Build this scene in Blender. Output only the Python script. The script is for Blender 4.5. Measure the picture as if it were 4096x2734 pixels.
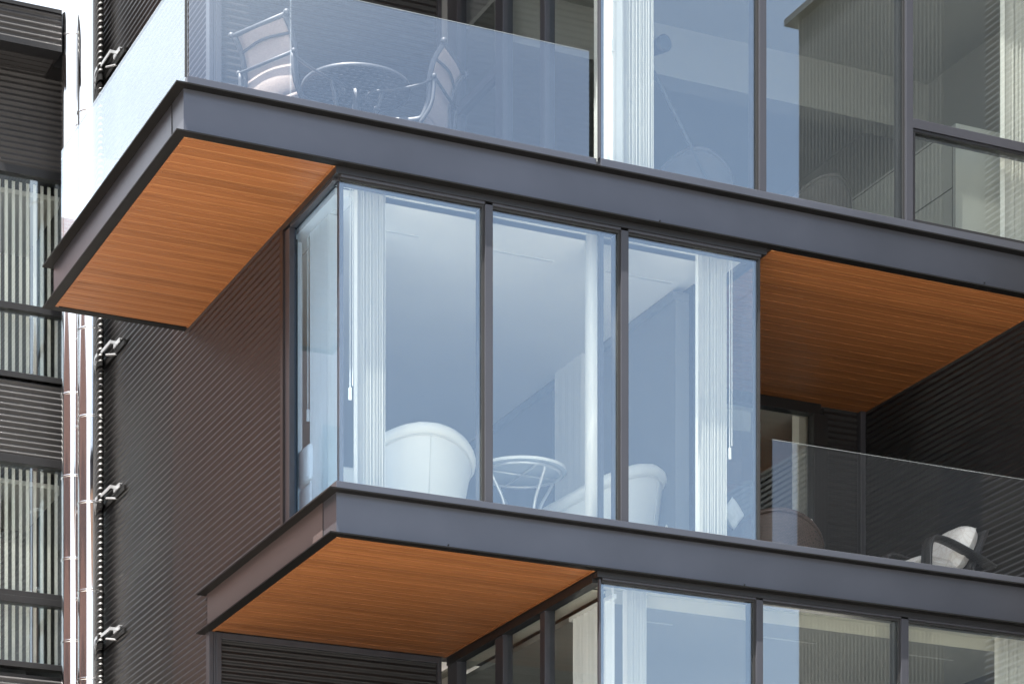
import bpy, math, random
from mathutils import Vector, Matrix, noise
R = math.radians
random.seed(7)
scene = bpy.context.scene
for o in list(bpy.data.objects): bpy.data.objects.remove(o)
col = scene.collection

# ------------------------------------------------------------------ camera
HEAD = R(24.6457)
cam = bpy.data.cameras.new("camera")
cam.sensor_width = 36.0
cam.lens = 95.361
cam.shift_y = 0.97363
cam.clip_start = 0.1
cam.clip_end = 2000
cam_o = bpy.data.objects.new("camera", cam)
cam_o.location = (0, 0, 0)
cam_o.rotation_euler = (R(90), 0, -HEAD)
col.objects.link(cam_o)
scene.camera = cam_o

# ------------------------------------------------------------------ light
TO_SUN = Vector((-0.357, -0.212, 1.0)).normalized()
SUN_EL = math.asin(TO_SUN.z)
SUN_AZ = math.atan2(TO_SUN.x, TO_SUN.y)
world = bpy.data.worlds.new("World")
scene.world = world
world.use_nodes = True
wn, wl = world.node_tree.nodes, world.node_tree.links
wn.clear()
w_out = wn.new('ShaderNodeOutputWorld')
w_bg = wn.new('ShaderNodeBackground')
w_sky = wn.new('ShaderNodeTexSky')
w_sky.sky_type = 'NISHITA'
w_sky.sun_disc = False
w_sky.sun_elevation = SUN_EL
w_sky.sun_rotation = SUN_AZ
w_sky.air_density = 1.0
w_sky.dust_density = 1.0
w_sky.ozone_density = 1.5
w_tc = wn.new('ShaderNodeTexCoord')
w_map = wn.new('ShaderNodeMapping'); w_map.inputs['Scale'].default_value = (1, 1, 2.6)
w_map.inputs['Location'].default_value = (0.35, 0.1, 0.2)
w_n = wn.new('ShaderNodeTexNoise')
w_n.inputs['Scale'].default_value = 1.5
w_n.inputs['Detail'].default_value = 3
w_n.inputs['Roughness'].default_value = 0.55
w_r = wn.new('ShaderNodeValToRGB')
w_r.color_ramp.elements[0].position = 0.50
w_r.color_ramp.elements[0].color = (0.24, 0.24, 0.24, 1)
w_r.color_ramp.elements[1].position = 0.72
w_r.color_ramp.elements[1].color = (1, 1, 1, 1)
w_mix = wn.new('ShaderNodeMixRGB')
w_mix.inputs['Color2'].default_value = (7.6, 8.1, 8.8, 1)
w_bg.inputs['Strength'].default_value = 0.055
wl.new(w_tc.outputs['Generated'], w_map.inputs['Vector'])
wl.new(w_map.outputs['Vector'], w_n.inputs['Vector'])
wl.new(w_n.outputs['Fac'], w_r.inputs['Fac'])
# sky brightening added toward the left rear to lift the side glass reflections
w_dot = wn.new('ShaderNodeVectorMath'); w_dot.operation = 'DOT_PRODUCT'
w_dot.inputs[1].default_value = Vector((-0.45, 0.82, 0.36)).normalized()
w_mr = wn.new('ShaderNodeMapRange'); w_mr.interpolation_type = 'SMOOTHSTEP'
w_mr.inputs['From Min'].default_value = 0.45; w_mr.inputs['From Max'].default_value = 0.90
w_mr.inputs['To Max'].default_value = 0.62
w_add = wn.new('ShaderNodeMath'); w_add.operation = 'ADD'; w_add.use_clamp = True
wl.new(w_tc.outputs['Generated'], w_dot.inputs[0]); wl.new(w_dot.outputs['Value'], w_mr.inputs['Value'])
w_dot2 = wn.new('ShaderNodeVectorMath'); w_dot2.operation = 'DOT_PRODUCT'
w_dot2.inputs[1].default_value = Vector((-0.80, -0.62, 0.40)).normalized()
w_mr2 = wn.new('ShaderNodeMapRange'); w_mr2.interpolation_type = 'SMOOTHSTEP'
w_mr2.inputs['From Min'].default_value = 0.62; w_mr2.inputs['From Max'].default_value = 0.88
wl.new(w_tc.outputs['Generated'], w_dot2.inputs[0]); wl.new(w_dot2.outputs['Value'], w_mr2.inputs['Value'])
w_ad0 = wn.new('ShaderNodeMath'); w_ad0.operation = 'ADD'; w_ad0.use_clamp = True
wl.new(w_mr.outputs['Result'], w_ad0.inputs[0]); wl.new(w_mr2.outputs['Result'], w_ad0.inputs[1])
wl.new(w_ad0.outputs[0], w_add.inputs[0]); wl.new(w_r.outputs['Color'], w_add.inputs[1])
wl.new(w_add.outputs[0], w_mix.inputs['Fac'])
wl.new(w_sky.outputs['Color'], w_mix.inputs['Color1'])
wl.new(w_mix.outputs['Color'], w_bg.inputs['Color'])
wl.new(w_bg.outputs['Background'], w_out.inputs['Surface'])

sun = bpy.data.lights.new("sun", 'SUN')
sun.energy = 5.0
sun.angle = R(0.53)
sun.color = (1.0, 0.955, 0.89)
sun_o = bpy.data.objects.new("sun", sun)
sun_o.rotation_euler = (-TO_SUN).to_track_quat('-Z', 'Y').to_euler()
sun_o.location = TO_SUN * 60
col.objects.link(sun_o)

scene.view_settings.view_transform = 'Standard'
scene.view_settings.look = 'None'
scene.view_settings.exposure = 2.15
scene.view_settings.gamma = 1.0
scene.render.engine = 'CYCLES'
scene.cycles.transparent_max_bounces = 24
scene.cycles.max_bounces = 10
scene.cycles.diffuse_bounces = 5
scene.cycles.glossy_bounces = 6
scene.cycles.use_denoising = True
scene.cycles.caustics_reflective = True

# ------------------------------------------------------------------ projection helper (photo pixels -> metres)
PF, PCX, PHY = 10850.0, 2048.0, 5355.0
PS, PC = math.cos(HEAD), math.sin(HEAD)
def kx(x):
    t = (x - PCX) / PF
    return (PC + PS * t) / (PS - PC * t)
def onY(x, y, Y):
    X = kx(x) * Y; d = PC * X + PS * Y
    return Vector((X, Y, (PHY - y) * d / PF))
def onX(x, y, X):
    Y = X / kx(x); d = PC * X + PS * Y
    return Vector((X, Y, (PHY - y) * d / PF))
def onZ(x, y, z):
    d = z * PF / (PHY - y); k = kx(x); Y = d / (PC * k + PS)
    return Vector((k * Y, Y, z))

# ------------------------------------------------------------------ materials
def new_mat(name):
    m = bpy.data.materials.new(name); m.use_nodes = True
    nt = m.node_tree
    return m, nt, nt.nodes, nt.links, nt.nodes['Principled BSDF']
def paint(name, c, rough=0.4, metal=0.0, bump=0.06, bscale=260, var=0.10, spec=0.5, vscale=1.3, coat=0.0, sheet=0.0):
    m, nt, n, l, b = new_mat(name)
    tc = n.new('ShaderNodeTexCoord')
    nz = n.new('ShaderNodeTexNoise'); nz.inputs['Scale'].default_value = vscale; nz.inputs['Detail'].default_value = 5
    l.new(tc.outputs['Object'], nz.inputs['Vector'])
    mr = n.new('ShaderNodeMapRange'); mr.inputs['To Min'].default_value = 1 - var; mr.inputs['To Max'].default_value = 1 + var
    mr.inputs['From Min'].default_value = 0.3; mr.inputs['From Max'].default_value = 0.7
    l.new(nz.outputs['Fac'], mr.inputs['Value'])
    hs = n.new('ShaderNodeHueSaturation'); hs.inputs['Color'].default_value = (*c, 1)
    l.new(mr.outputs['Result'], hs.inputs['Value'])
    l.new(hs.outputs['Color'], b.inputs['Base Color'])
    b.inputs['Roughness'].default_value = rough
    b.inputs['Metallic'].default_value = metal
    b.inputs['Specular IOR Level'].default_value = spec
    if sheet:
        sp = n.new('ShaderNodeSeparateXYZ'); l.new(tc.outputs['Object'], sp.inputs[0])
        dv = n.new('ShaderNodeMath'); dv.operation = 'DIVIDE'; l.new(sp.outputs['Z'], dv.inputs[0]); dv.inputs[1].default_value = 0.7464
        fl = n.new('ShaderNodeMath'); fl.operation = 'FLOOR'; l.new(dv.outputs[0], fl.inputs[0])
        wh = n.new('ShaderNodeTexWhiteNoise'); wh.noise_dimensions = '1D'; l.new(fl.outputs[0], wh.inputs['W'])
        nr = n.new('ShaderNodeTexNoise'); nr.inputs['Scale'].default_value = 2.1; nr.inputs['Detail'].default_value = 4
        l.new(tc.outputs['Object'], nr.inputs['Vector'])
        sm = n.new('ShaderNodeMath'); sm.operation = 'ADD'; l.new(wh.outputs['Value'], sm.inputs[0]); l.new(nr.outputs['Fac'], sm.inputs[1])
        rr = n.new('ShaderNodeMapRange'); rr.inputs['From Max'].default_value = 2.0
        rr.inputs['To Min'].default_value = rough - sheet; rr.inputs['To Max'].default_value = rough + sheet
        l.new(sm.outputs[0], rr.inputs['Value']); l.new(rr.outputs['Result'], b.inputs['Roughness'])
    if coat: b.inputs['Coat Weight'].default_value = coat; b.inputs['Coat Roughness'].default_value = 0.56; b.inputs['Coat IOR'].default_value = 1.7
    if bump:
        n2 = n.new('ShaderNodeTexNoise'); n2.inputs['Scale'].default_value = bscale; n2.inputs['Detail'].default_value = 2
        l.new(tc.outputs['Object'], n2.inputs['Vector'])
        bp = n.new('ShaderNodeBump'); bp.inputs['Strength'].default_value = bump; bp.inputs['Distance'].default_value = 0.002
        l.new(n2.outputs['Fac'], bp.inputs['Height']); l.new(bp.outputs['Normal'], b.inputs['Normal'])
    return m
def glass(name, ior=1.6, tint=(0.93, 0.95, 0.94), base=0.0, rough=0.0, rcol=(1, 1, 1), wave=0.0, graze=1.0):
    m, nt, n, l, b = new_mat(name)
    n.remove(b)
    out = n['Material Output']
    tr = n.new('ShaderNodeBsdfTransparent'); tr.inputs['Color'].default_value = (*tint, 1)
    gl = n.new('ShaderNodeBsdfGlossy'); gl.inputs['Roughness'].default_value = rough; gl.inputs['Color'].default_value = (*rcol, 1)
    fr = n.new('ShaderNodeFresnel'); fr.inputs['IOR'].default_value = ior
    ad = n.new('ShaderNodeMath'); ad.operation = 'ADD'; ad.use_clamp = True; ad.inputs[1].default_value = base
    # use a front-facing fresnel on both sides of the sheet
    geo = n.new('ShaderNodeNewGeometry')
    vm = n.new('ShaderNodeVectorMath'); vm.operation = 'DOT_PRODUCT'
    l.new(geo.outputs['Normal'], vm.inputs[0]); l.new(geo.outputs['Incoming'], vm.inputs[1])
    ab = n.new('ShaderNodeMath'); ab.operation = 'ABSOLUTE'; l.new(vm.outputs['Value'], ab.inputs[0])
    # schlick: F0 + (1-F0)(1-c)^5
    f0 = ((ior - 1) / (ior + 1)) ** 2
    om = n.new('ShaderNodeMath'); om.operation = 'SUBTRACT'; om.inputs[0].default_value = 1; l.new(ab.outputs[0], om.inputs[1])
    pw = n.new('ShaderNodeMath'); pw.operation = 'POWER'; l.new(om.outputs[0], pw.inputs[0]); pw.inputs[1].default_value = 5
    ma = n.new('ShaderNodeMath'); ma.operation = 'MULTIPLY_ADD'; l.new(pw.outputs[0], ma.inputs[0])
    ma.inputs[1].default_value = (1 - f0) * graze; ma.inputs[2].default_value = f0
    l.new(ma.outputs[0], ad.inputs[0]); n.remove(fr)
    mx = n.new('ShaderNodeMixShader')
    l.new(ad.outputs[0], mx.inputs['Fac']); l.new(tr.outputs[0], mx.inputs[1]); l.new(gl.outputs[0], mx.inputs[2])
    if wave:
        tc = n.new('ShaderNodeTexCoord')
        nz = n.new('ShaderNodeTexNoise'); nz.inputs['Scale'].default_value = 1.6; nz.inputs['Detail'].default_value = 1
        l.new(tc.outputs['Object'], nz.inputs['Vector'])
        bp = n.new('ShaderNodeBump'); bp.inputs['Strength'].default_value = wave; bp.inputs['Distance'].default_value = 0.01
        l.new(nz.outputs['Fac'], bp.inputs['Height']); l.new(bp.outputs['Normal'], gl.inputs['Normal'])
    l.new(mx.outputs[0], out.inputs['Surface'])
    return m
def wood_mat(name):
    m, nt, n, l, b = new_mat(name)
    tc = n.new('ShaderNodeTexCoord')
    sp = n.new('ShaderNodeSeparateXYZ'); l.new(tc.outputs['Object'], sp.inputs[0])
    # per-board id
    dv = n.new('ShaderNodeMath'); dv.operation = 'DIVIDE'; l.new(sp.outputs['Y'], dv.inputs[0]); dv.inputs[1].default_value = 0.157
    fl = n.new('ShaderNodeMath'); fl.operation = 'FLOOR'; l.new(dv.outputs[0], fl.inputs[0])
    wn_ = n.new('ShaderNodeTexWhiteNoise'); wn_.noise_dimensions = '1D'; l.new(fl.outputs[0], wn_.inputs['W'])
    off = n.new('ShaderNodeMath'); off.operation = 'MULTIPLY'; l.new(wn_.outputs['Value'], off.inputs[0]); off.inputs[1].default_value = 37.0
    cb = n.new('ShaderNodeCombineXYZ')
    ax = n.new('ShaderNodeMath'); ax.operation = 'ADD'; l.new(sp.outputs['X'], ax.inputs[0]); l.new(off.outputs[0], ax.inputs[1])
    l.new(ax.outputs[0], cb.inputs['X']); l.new(sp.outputs['Y'], cb.inputs['Y']); l.new(off.outputs[0], cb.inputs['Z'])
    mp = n.new('ShaderNodeMapping'); mp.inputs['Scale'].default_value = (1.1, 16, 1); l.new(cb.outputs[0], mp.inputs['Vector'])
    g1 = n.new('ShaderNodeTexNoise'); g1.inputs['Scale'].default_value = 1.6; g1.inputs['Detail'].default_value = 6; g1.inputs['Distortion'].default_value = 0.9
    l.new(mp.outputs[0], g1.inputs['Vector'])
    mp2 = n.new('ShaderNodeMapping'); mp2.inputs['Scale'].default_value = (3.5, 90, 1); l.new(cb.outputs[0], mp2.inputs['Vector'])
    g2 = n.new('ShaderNodeTexNoise'); g2.inputs['Scale'].default_value = 1.6; g2.inputs['Detail'].default_value = 3
    l.new(mp2.outputs[0], g2.inputs['Vector'])
    # dark knots/flecks
    mp3 = n.new('ShaderNodeMapping'); mp3.inputs['Scale'].default_value = (2.2, 17, 1); l.new(cb.outputs[0], mp3.inputs['Vector'])
    g3 = n.new('ShaderNodeTexNoise'); g3.inputs['Scale'].default_value = 2.4; g3.inputs['Detail'].default_value = 2
    l.new(mp3.outputs[0], g3.inputs['Vector'])
    r3 = n.new('ShaderNodeValToRGB'); r3.color_ramp.elements[0].position = 0.66; r3.color_ramp.elements[0].color = (0, 0, 0, 1)
    r3.color_ramp.elements[1].position = 0.80; r3.color_ramp.elements[1].color = (1, 1, 1, 1); l.new(g3.outputs['Fac'], r3.inputs['Fac'])
    rp = n.new('ShaderNodeValToRGB')
    e = rp.color_ramp.elements
    e[0].position = 0.30; e[0].color = (0.225, 0.082, 0.027, 1)
    e[1].position = 0.72; e[1].color = (0.300, 0.118, 0.040, 1)
    e2 = e.new(0.5); e2.color = (0.263, 0.098, 0.032, 1)
    l.new(g1.outputs['Fac'], rp.inputs['Fac'])
    mx = n.new('ShaderNodeMixRGB'); mx.blend_type = 'MULTIPLY'; mx.inputs['Fac'].default_value = 0.25
    l.new(rp.outputs['Color'], mx.inputs['Color1'])
    rr = n.new('ShaderNodeValToRGB'); rr.color_ramp.elements[0].position = 0.3; rr.color_ramp.elements[1].position = 0.7
    rr.color_ramp.elements[0].color = (0.55, 0.5, 0.45, 1)
    l.new(g2.outputs['Fac'], rr.inputs['Fac']); l.new(rr.outputs['Color'], mx.inputs['Color2'])
    mk = n.new('ShaderNodeMixRGB'); mk.inputs['Color2'].default_value = (0.10, 0.028, 0.008, 1)
    mkf = n.new('ShaderNodeMath'); mkf.operation = 'MULTIPLY'; mkf.inputs[1].default_value = 0.45
    l.new(r3.outputs['Color'], mkf.inputs[0]); l.new(mkf.outputs[0], mk.inputs['Fac']); l.new(mx.outputs[0], mk.inputs['Color1'])
    hs = n.new('ShaderNodeHueSaturation'); l.new(mk.outputs['Color'], hs.inputs['Color'])
    mr = n.new('ShaderNodeMapRange'); mr.inputs['To Min'].default_value = 0.90; mr.inputs['To Max'].default_value = 1.12
    l.new(wn_.outputs['Value'], mr.inputs['Value']); l.new(mr.outputs['Result'], hs.inputs['Value'])
    fc = n.new('ShaderNodeMath'); fc.operation = 'FRACT'; l.new(dv.outputs[0], fc.inputs[0])
    lt = n.new('ShaderNodeMath'); lt.operation = 'LESS_THAN'; l.new(fc.outputs[0], lt.inputs[0]); lt.inputs[1].default_value = 0.055
    me_ = n.new('ShaderNodeMath'); me_.operation = 'MULTIPLY'; l.new(lt.outputs[0], me_.inputs[0]); me_.inputs[1].default_value = 0.6
    mj = n.new('ShaderNodeMixRGB'); mj.inputs['Color2'].default_value = (0.55, 0.27, 0.11, 1)  # bevel highlight along each board joint, put into the base colour
    l.new(me_.outputs[0], mj.inputs['Fac']); l.new(hs.outputs['Color'], mj.inputs['Color1'])
    l.new(mj.outputs[0], b.inputs['Base Color'])
    b.inputs['Roughness'].default_value = 0.42
    b.inputs['Specular IOR Level'].default_value = 0.35
    bp = n.new('ShaderNodeBump'); bp.inputs['Strength'].default_value = 0.15; bp.inputs['Distance'].default_value = 0.002
    l.new(g2.outputs['Fac'], bp.inputs['Height']); l.new(bp.outputs['Normal'], b.inputs['Normal'])
    return m
def weave_mat(name, c1, c2, scale, rough=0.6, bump=0.6):
    m, nt, n, l, b = new_mat(name)
    tc = n.new('ShaderNodeTexCoord')
    w1 = n.new('ShaderNodeTexBrick'); w1.inputs['Scale'].default_value = scale
    w1.inputs['Mortar Size'].default_value = 0.03; w1.inputs['Brick Width'].default_value = 0.6; w1.inputs['Row Height'].default_value = 0.28
    w1.inputs['Color1'].default_value = (*c1, 1); w1.inputs['Color2'].default_value = (*[x * 0.75 for x in c1], 1); w1.inputs['Mortar'].default_value = (*c2, 1)
    sp = n.new('ShaderNodeSeparateXYZ'); l.new(tc.outputs['Object'], sp.inputs[0])
    ad = n.new('ShaderNodeMath'); l.new(sp.outputs['X'], ad.inputs[0]); l.new(sp.outputs['Y'], ad.inputs[1])
    cb = n.new('ShaderNodeCombineXYZ'); l.new(ad.outputs[0], cb.inputs['X']); l.new(sp.outputs['Z'], cb.inputs['Y'])
    l.new(cb.outputs[0], w1.inputs['Vector'])
    l.new(w1.outputs['Color'], b.inputs['Base Color'])
    b.inputs['Roughness'].default_value = rough
    bp = n.new('ShaderNodeBump'); bp.inputs['Strength'].default_value = bump; bp.inputs['Distance'].default_value = 0.004; bp.invert = True
    l.new(w1.outputs['Fac'], bp.inputs['Height']); l.new(bp.outputs['Normal'], b.inputs['Normal'])
    return m
def cushion_mat(name):
    m, nt, n, l, b = new_mat(name)
    tc = n.new('ShaderNodeTexCoord')
    v = n.new('ShaderNodeTexVoronoi'); v.feature = 'DISTANCE_TO_EDGE'; v.inputs['Scale'].default_value = 13
    nz = n.new('ShaderNodeTexNoise'); nz.inputs['Scale'].default_value = 7
    mxv = n.new('ShaderNodeMixRGB'); mxv.inputs['Fac'].default_value = 0.12
    l.new(tc.outputs['Object'], mxv.inputs['Color1']); l.new(nz.outputs['Color'], mxv.inputs['Color2'])
    l.new(tc.outputs['Object'], nz.inputs['Vector']); l.new(mxv.outputs[0], v.inputs['Vector'])
    rp = n.new('ShaderNodeValToRGB'); e = rp.color_ramp.elements
    e[0].position = 0.02; e[0].color = (0.72, 0.69, 0.64, 1); e[1].position = 0.12; e[1].color = (0.82, 0.81, 0.77, 1)
    l.new(v.outputs['Distance'], rp.inputs['Fac']); l.new(rp.outputs[0], b.inputs['Base Color'])
    b.inputs['Roughness'].default_value = 0.85
    n2 = n.new('ShaderNodeTexNoise'); n2.inputs['Scale'].default_value = 14; n2.inputs['Detail'].default_value = 3
    l.new(tc.outputs['Object'], n2.inputs['Vector'])
    bp = n.new('ShaderNodeBump'); bp.inputs['Strength'].default_value = 0.5; bp.inputs['Distance'].default_value = 0.02
    l.new(n2.outputs['Fac'], bp.inputs['Height']); l.new(bp.outputs['Normal'], b.inputs['Normal'])
    return m
def brick_mat(name, c1, c2):
    m, nt, n, l, b = new_mat(name)
    tc = n.new('ShaderNodeTexCoord')
    sp = n.new('ShaderNodeSeparateXYZ'); l.new(tc.outputs['Object'], sp.inputs[0])
    ad = n.new('ShaderNodeMath'); l.new(sp.outputs['X'], ad.inputs[0]); l.new(sp.outputs['Y'], ad.inputs[1])
    cb = n.new('ShaderNodeCombineXYZ'); l.new(ad.outputs[0], cb.inputs['X']); l.new(sp.outputs['Z'], cb.inputs['Y'])
    w1 = n.new('ShaderNodeTexBrick'); w1.inputs['Scale'].default_value = 4.2
    w1.inputs['Color1'].default_value = (*c1, 1); w1.inputs['Color2'].default_value = (*c2, 1); w1.inputs['Mortar'].default_value = (0.3, 0.24, 0.2, 1)
    l.new(cb.outputs[0], w1.inputs['Vector']); l.new(w1.outputs['Color'], b.inputs['Base Color'])
    b.inputs['Roughness'].default_value = 0.9
    return m
M = {}
M['fascia'] = paint('graphite_coated_steel', (0.092, 0.097, 0.114), 0.33, metal=0.6, bump=0.05, var=0.10, spec=0.6)
M['trim'] = paint('dark_coated_steel', (0.010, 0.010, 0.011), 0.4, var=0.10)
M['flange'] = paint('black_flange_steel', (0.0045, 0.0043, 0.0042), 0.5, spec=0.2, var=0.1)
M['frame'] = paint('window_frame_coating', (0.032, 0.033, 0.040), 0.34, var=0.08)
M['gasket'] = paint('black_rubber', (0.012, 0.012, 0.012), 0.5, bump=0)
M['siding'] = paint('charcoal_corrugated_metal', (0.015, 0.0147, 0.0155), 0.40, bump=0, var=0.14, spec=0.5)
M['siding_dark_refl'] = paint('dark_reflection_corrugated_metal', (0.0095, 0.0088, 0.009), 0.36, bump=0, var=0.15, spec=0.5)  # dark reflection of the rear wing put into the colour of this strip
M['siding_sun'] = paint('sunlit_corrugated_metal', (0.036, 0.035, 0.036), 0.42, bump=0, var=0.2, spec=0.5)  # lighter copy of the charcoal cladding, sunlight put into its colour
M['siding_brown_refl'] = paint('brown_reflection_corrugated_metal', (0.0155, 0.0095, 0.0085), 0.38, bump=0, var=0.15, spec=0.6)  # brown reflection of the brick building put into the cladding colour
M['fascia_brown_refl'] = paint('brown_reflection_steel', (0.062, 0.046, 0.044), 0.42, bump=0.05, var=0.05, spec=0.7)  # brown reflection on the lower slab side put into the panel colour
M['wood'] = wood_mat('stained_wood_boards')
M['plaster'] = paint('white_plaster', (0.88, 0.88, 0.87), 0.7, bump=0, var=0.02)
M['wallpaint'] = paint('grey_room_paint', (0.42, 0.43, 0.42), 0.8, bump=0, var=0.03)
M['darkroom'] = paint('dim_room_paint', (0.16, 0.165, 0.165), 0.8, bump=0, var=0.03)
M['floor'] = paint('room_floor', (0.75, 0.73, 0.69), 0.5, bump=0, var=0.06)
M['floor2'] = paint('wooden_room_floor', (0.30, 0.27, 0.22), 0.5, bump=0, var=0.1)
M['deck'] = paint('deck_tiles', (0.32, 0.31, 0.30), 0.8, var=0.1)
M['glass'] = glass('insulating_glass', 1.62, (0.975, 0.99, 0.965), 0.125, rcol=(0.82, 0.92, 1.0), wave=0.004)
M['glass_sky_tint'] = glass('sky_tint_side_glass', 1.45, (0.84, 0.925, 1.0), 0.05, rcol=(0.62, 0.82, 1.0), graze=0.25)  # sky reflection on the narrow side pane put into the blue tint
M['glass_side'] = glass('side_window_glass', 1.35, (0.94, 0.96, 0.96), 0.0, rcol=(0.75, 0.88, 1.0), wave=0.004)
M['guard'] = glass('balustrade_glass', 1.70, (0.965, 0.97, 0.97), 0.085, rcol=(0.88, 0.95, 1.0))
M['guard_clear'] = glass('clear_balustrade_glass', 1.55, (0.975, 0.98, 0.98), 0.02, rcol=(0.9, 0.95, 1.0))
M['glass_edge'] = paint('glass_edge', (0.22, 0.24, 0.24), 0.2, bump=0)
M['chrome'] = paint('polished_stainless', (0.76, 0.76, 0.76), 0.08, metal=1.0, bump=0.015, bscale=40, var=0.03)
M['galv'] = paint('galvanised_steel', (0.45, 0.46, 0.47), 0.42, metal=0.7, bump=0.05)
M['vane'] = paint('white_blind_fabric', (0.86, 0.86, 0.84), 0.6, bump=0, var=0.03)
M['white'] = paint('white_lacquer', (0.88, 0.88, 0.86), 0.35, bump=0, var=0.02)
M['leather'] = paint('white_leather', (0.80, 0.79, 0.75), 0.45, bump=0.25, bscale=30, var=0.04)
M['seam'] = paint('grey_leather_seam', (0.70, 0.69, 0.65), 0.6, bump=0)
M['greyfab'] = paint('grey_chair_fabric', (0.075, 0.07, 0.07), 0.85, bump=0.2, var=0.06)
M['black'] = paint('black_plastic', (0.02, 0.02, 0.022), 0.35, bump=0)
M['alu'] = paint('brushed_aluminium', (0.72, 0.73, 0.75), 0.3, metal=0.8, bump=0)
M['bronze'] = paint('grey_cast_aluminium', (0.05, 0.054, 0.062), 0.5, metal=0.1, bump=0.1, bscale=90)
M['iron'] = paint('dark_cast_table', (0.022, 0.023, 0.026), 0.5, bump=0.1, bscale=90)
M['sling'] = weave_mat('beige_sling_fabric', (0.48, 0.40, 0.36), (0.30, 0.25, 0.24), 60, 0.8, 0.2)
M['wicker'] = weave_mat('dark_woven_wicker', (0.125, 0.088, 0.072), (0.008, 0.006, 0.006), 22, 0.4, 1.0)
M['wicker2'] = weave_mat('black_woven_wicker', (0.045, 0.046, 0.048), (0.006, 0.006, 0.006), 26, 0.4, 1.0)
M['cushion'] = cushion_mat('patterned_cushion_cloth')
M['pale_top'] = paint('pale_table_top', (0.45, 0.50, 0.55), 0.3, bump=0)
M['brick'] = brick_mat('red_brown_brick', (0.28, 0.15, 0.125), (0.22, 0.115, 0.095))
M['ground'] = paint('pale_paving', (0.42, 0.395, 0.36), 0.85, bump=0.3, bscale=3, var=0.15, vscale=0.3)
M['pocket'] = paint('cream_pocket', (0.55, 0.54, 0.48), 0.7, bump=0)
M['slot'] = paint('pale_slot', (0.66, 0.67, 0.68), 0.7, bump=0)
M['cabinet'] = paint('pale_grey_cabinet', (0.40, 0.41, 0.39), 0.4, bump=0, var=0.02)
M['ribs'] = paint('grey_ribbed_metal', (0.050, 0.050, 0.050), 0.45, bump=0, var=0.1)
M['bounce_cut'] = paint('bounce_cut_dark', (0.05, 0.05, 0.052), 0.9, bump=0.2, bscale=8)
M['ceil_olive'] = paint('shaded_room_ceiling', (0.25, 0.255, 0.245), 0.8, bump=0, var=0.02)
M['dwin'] = paint('dark_window', (0.03, 0.035, 0.04), 0.05, bump=0)

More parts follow.
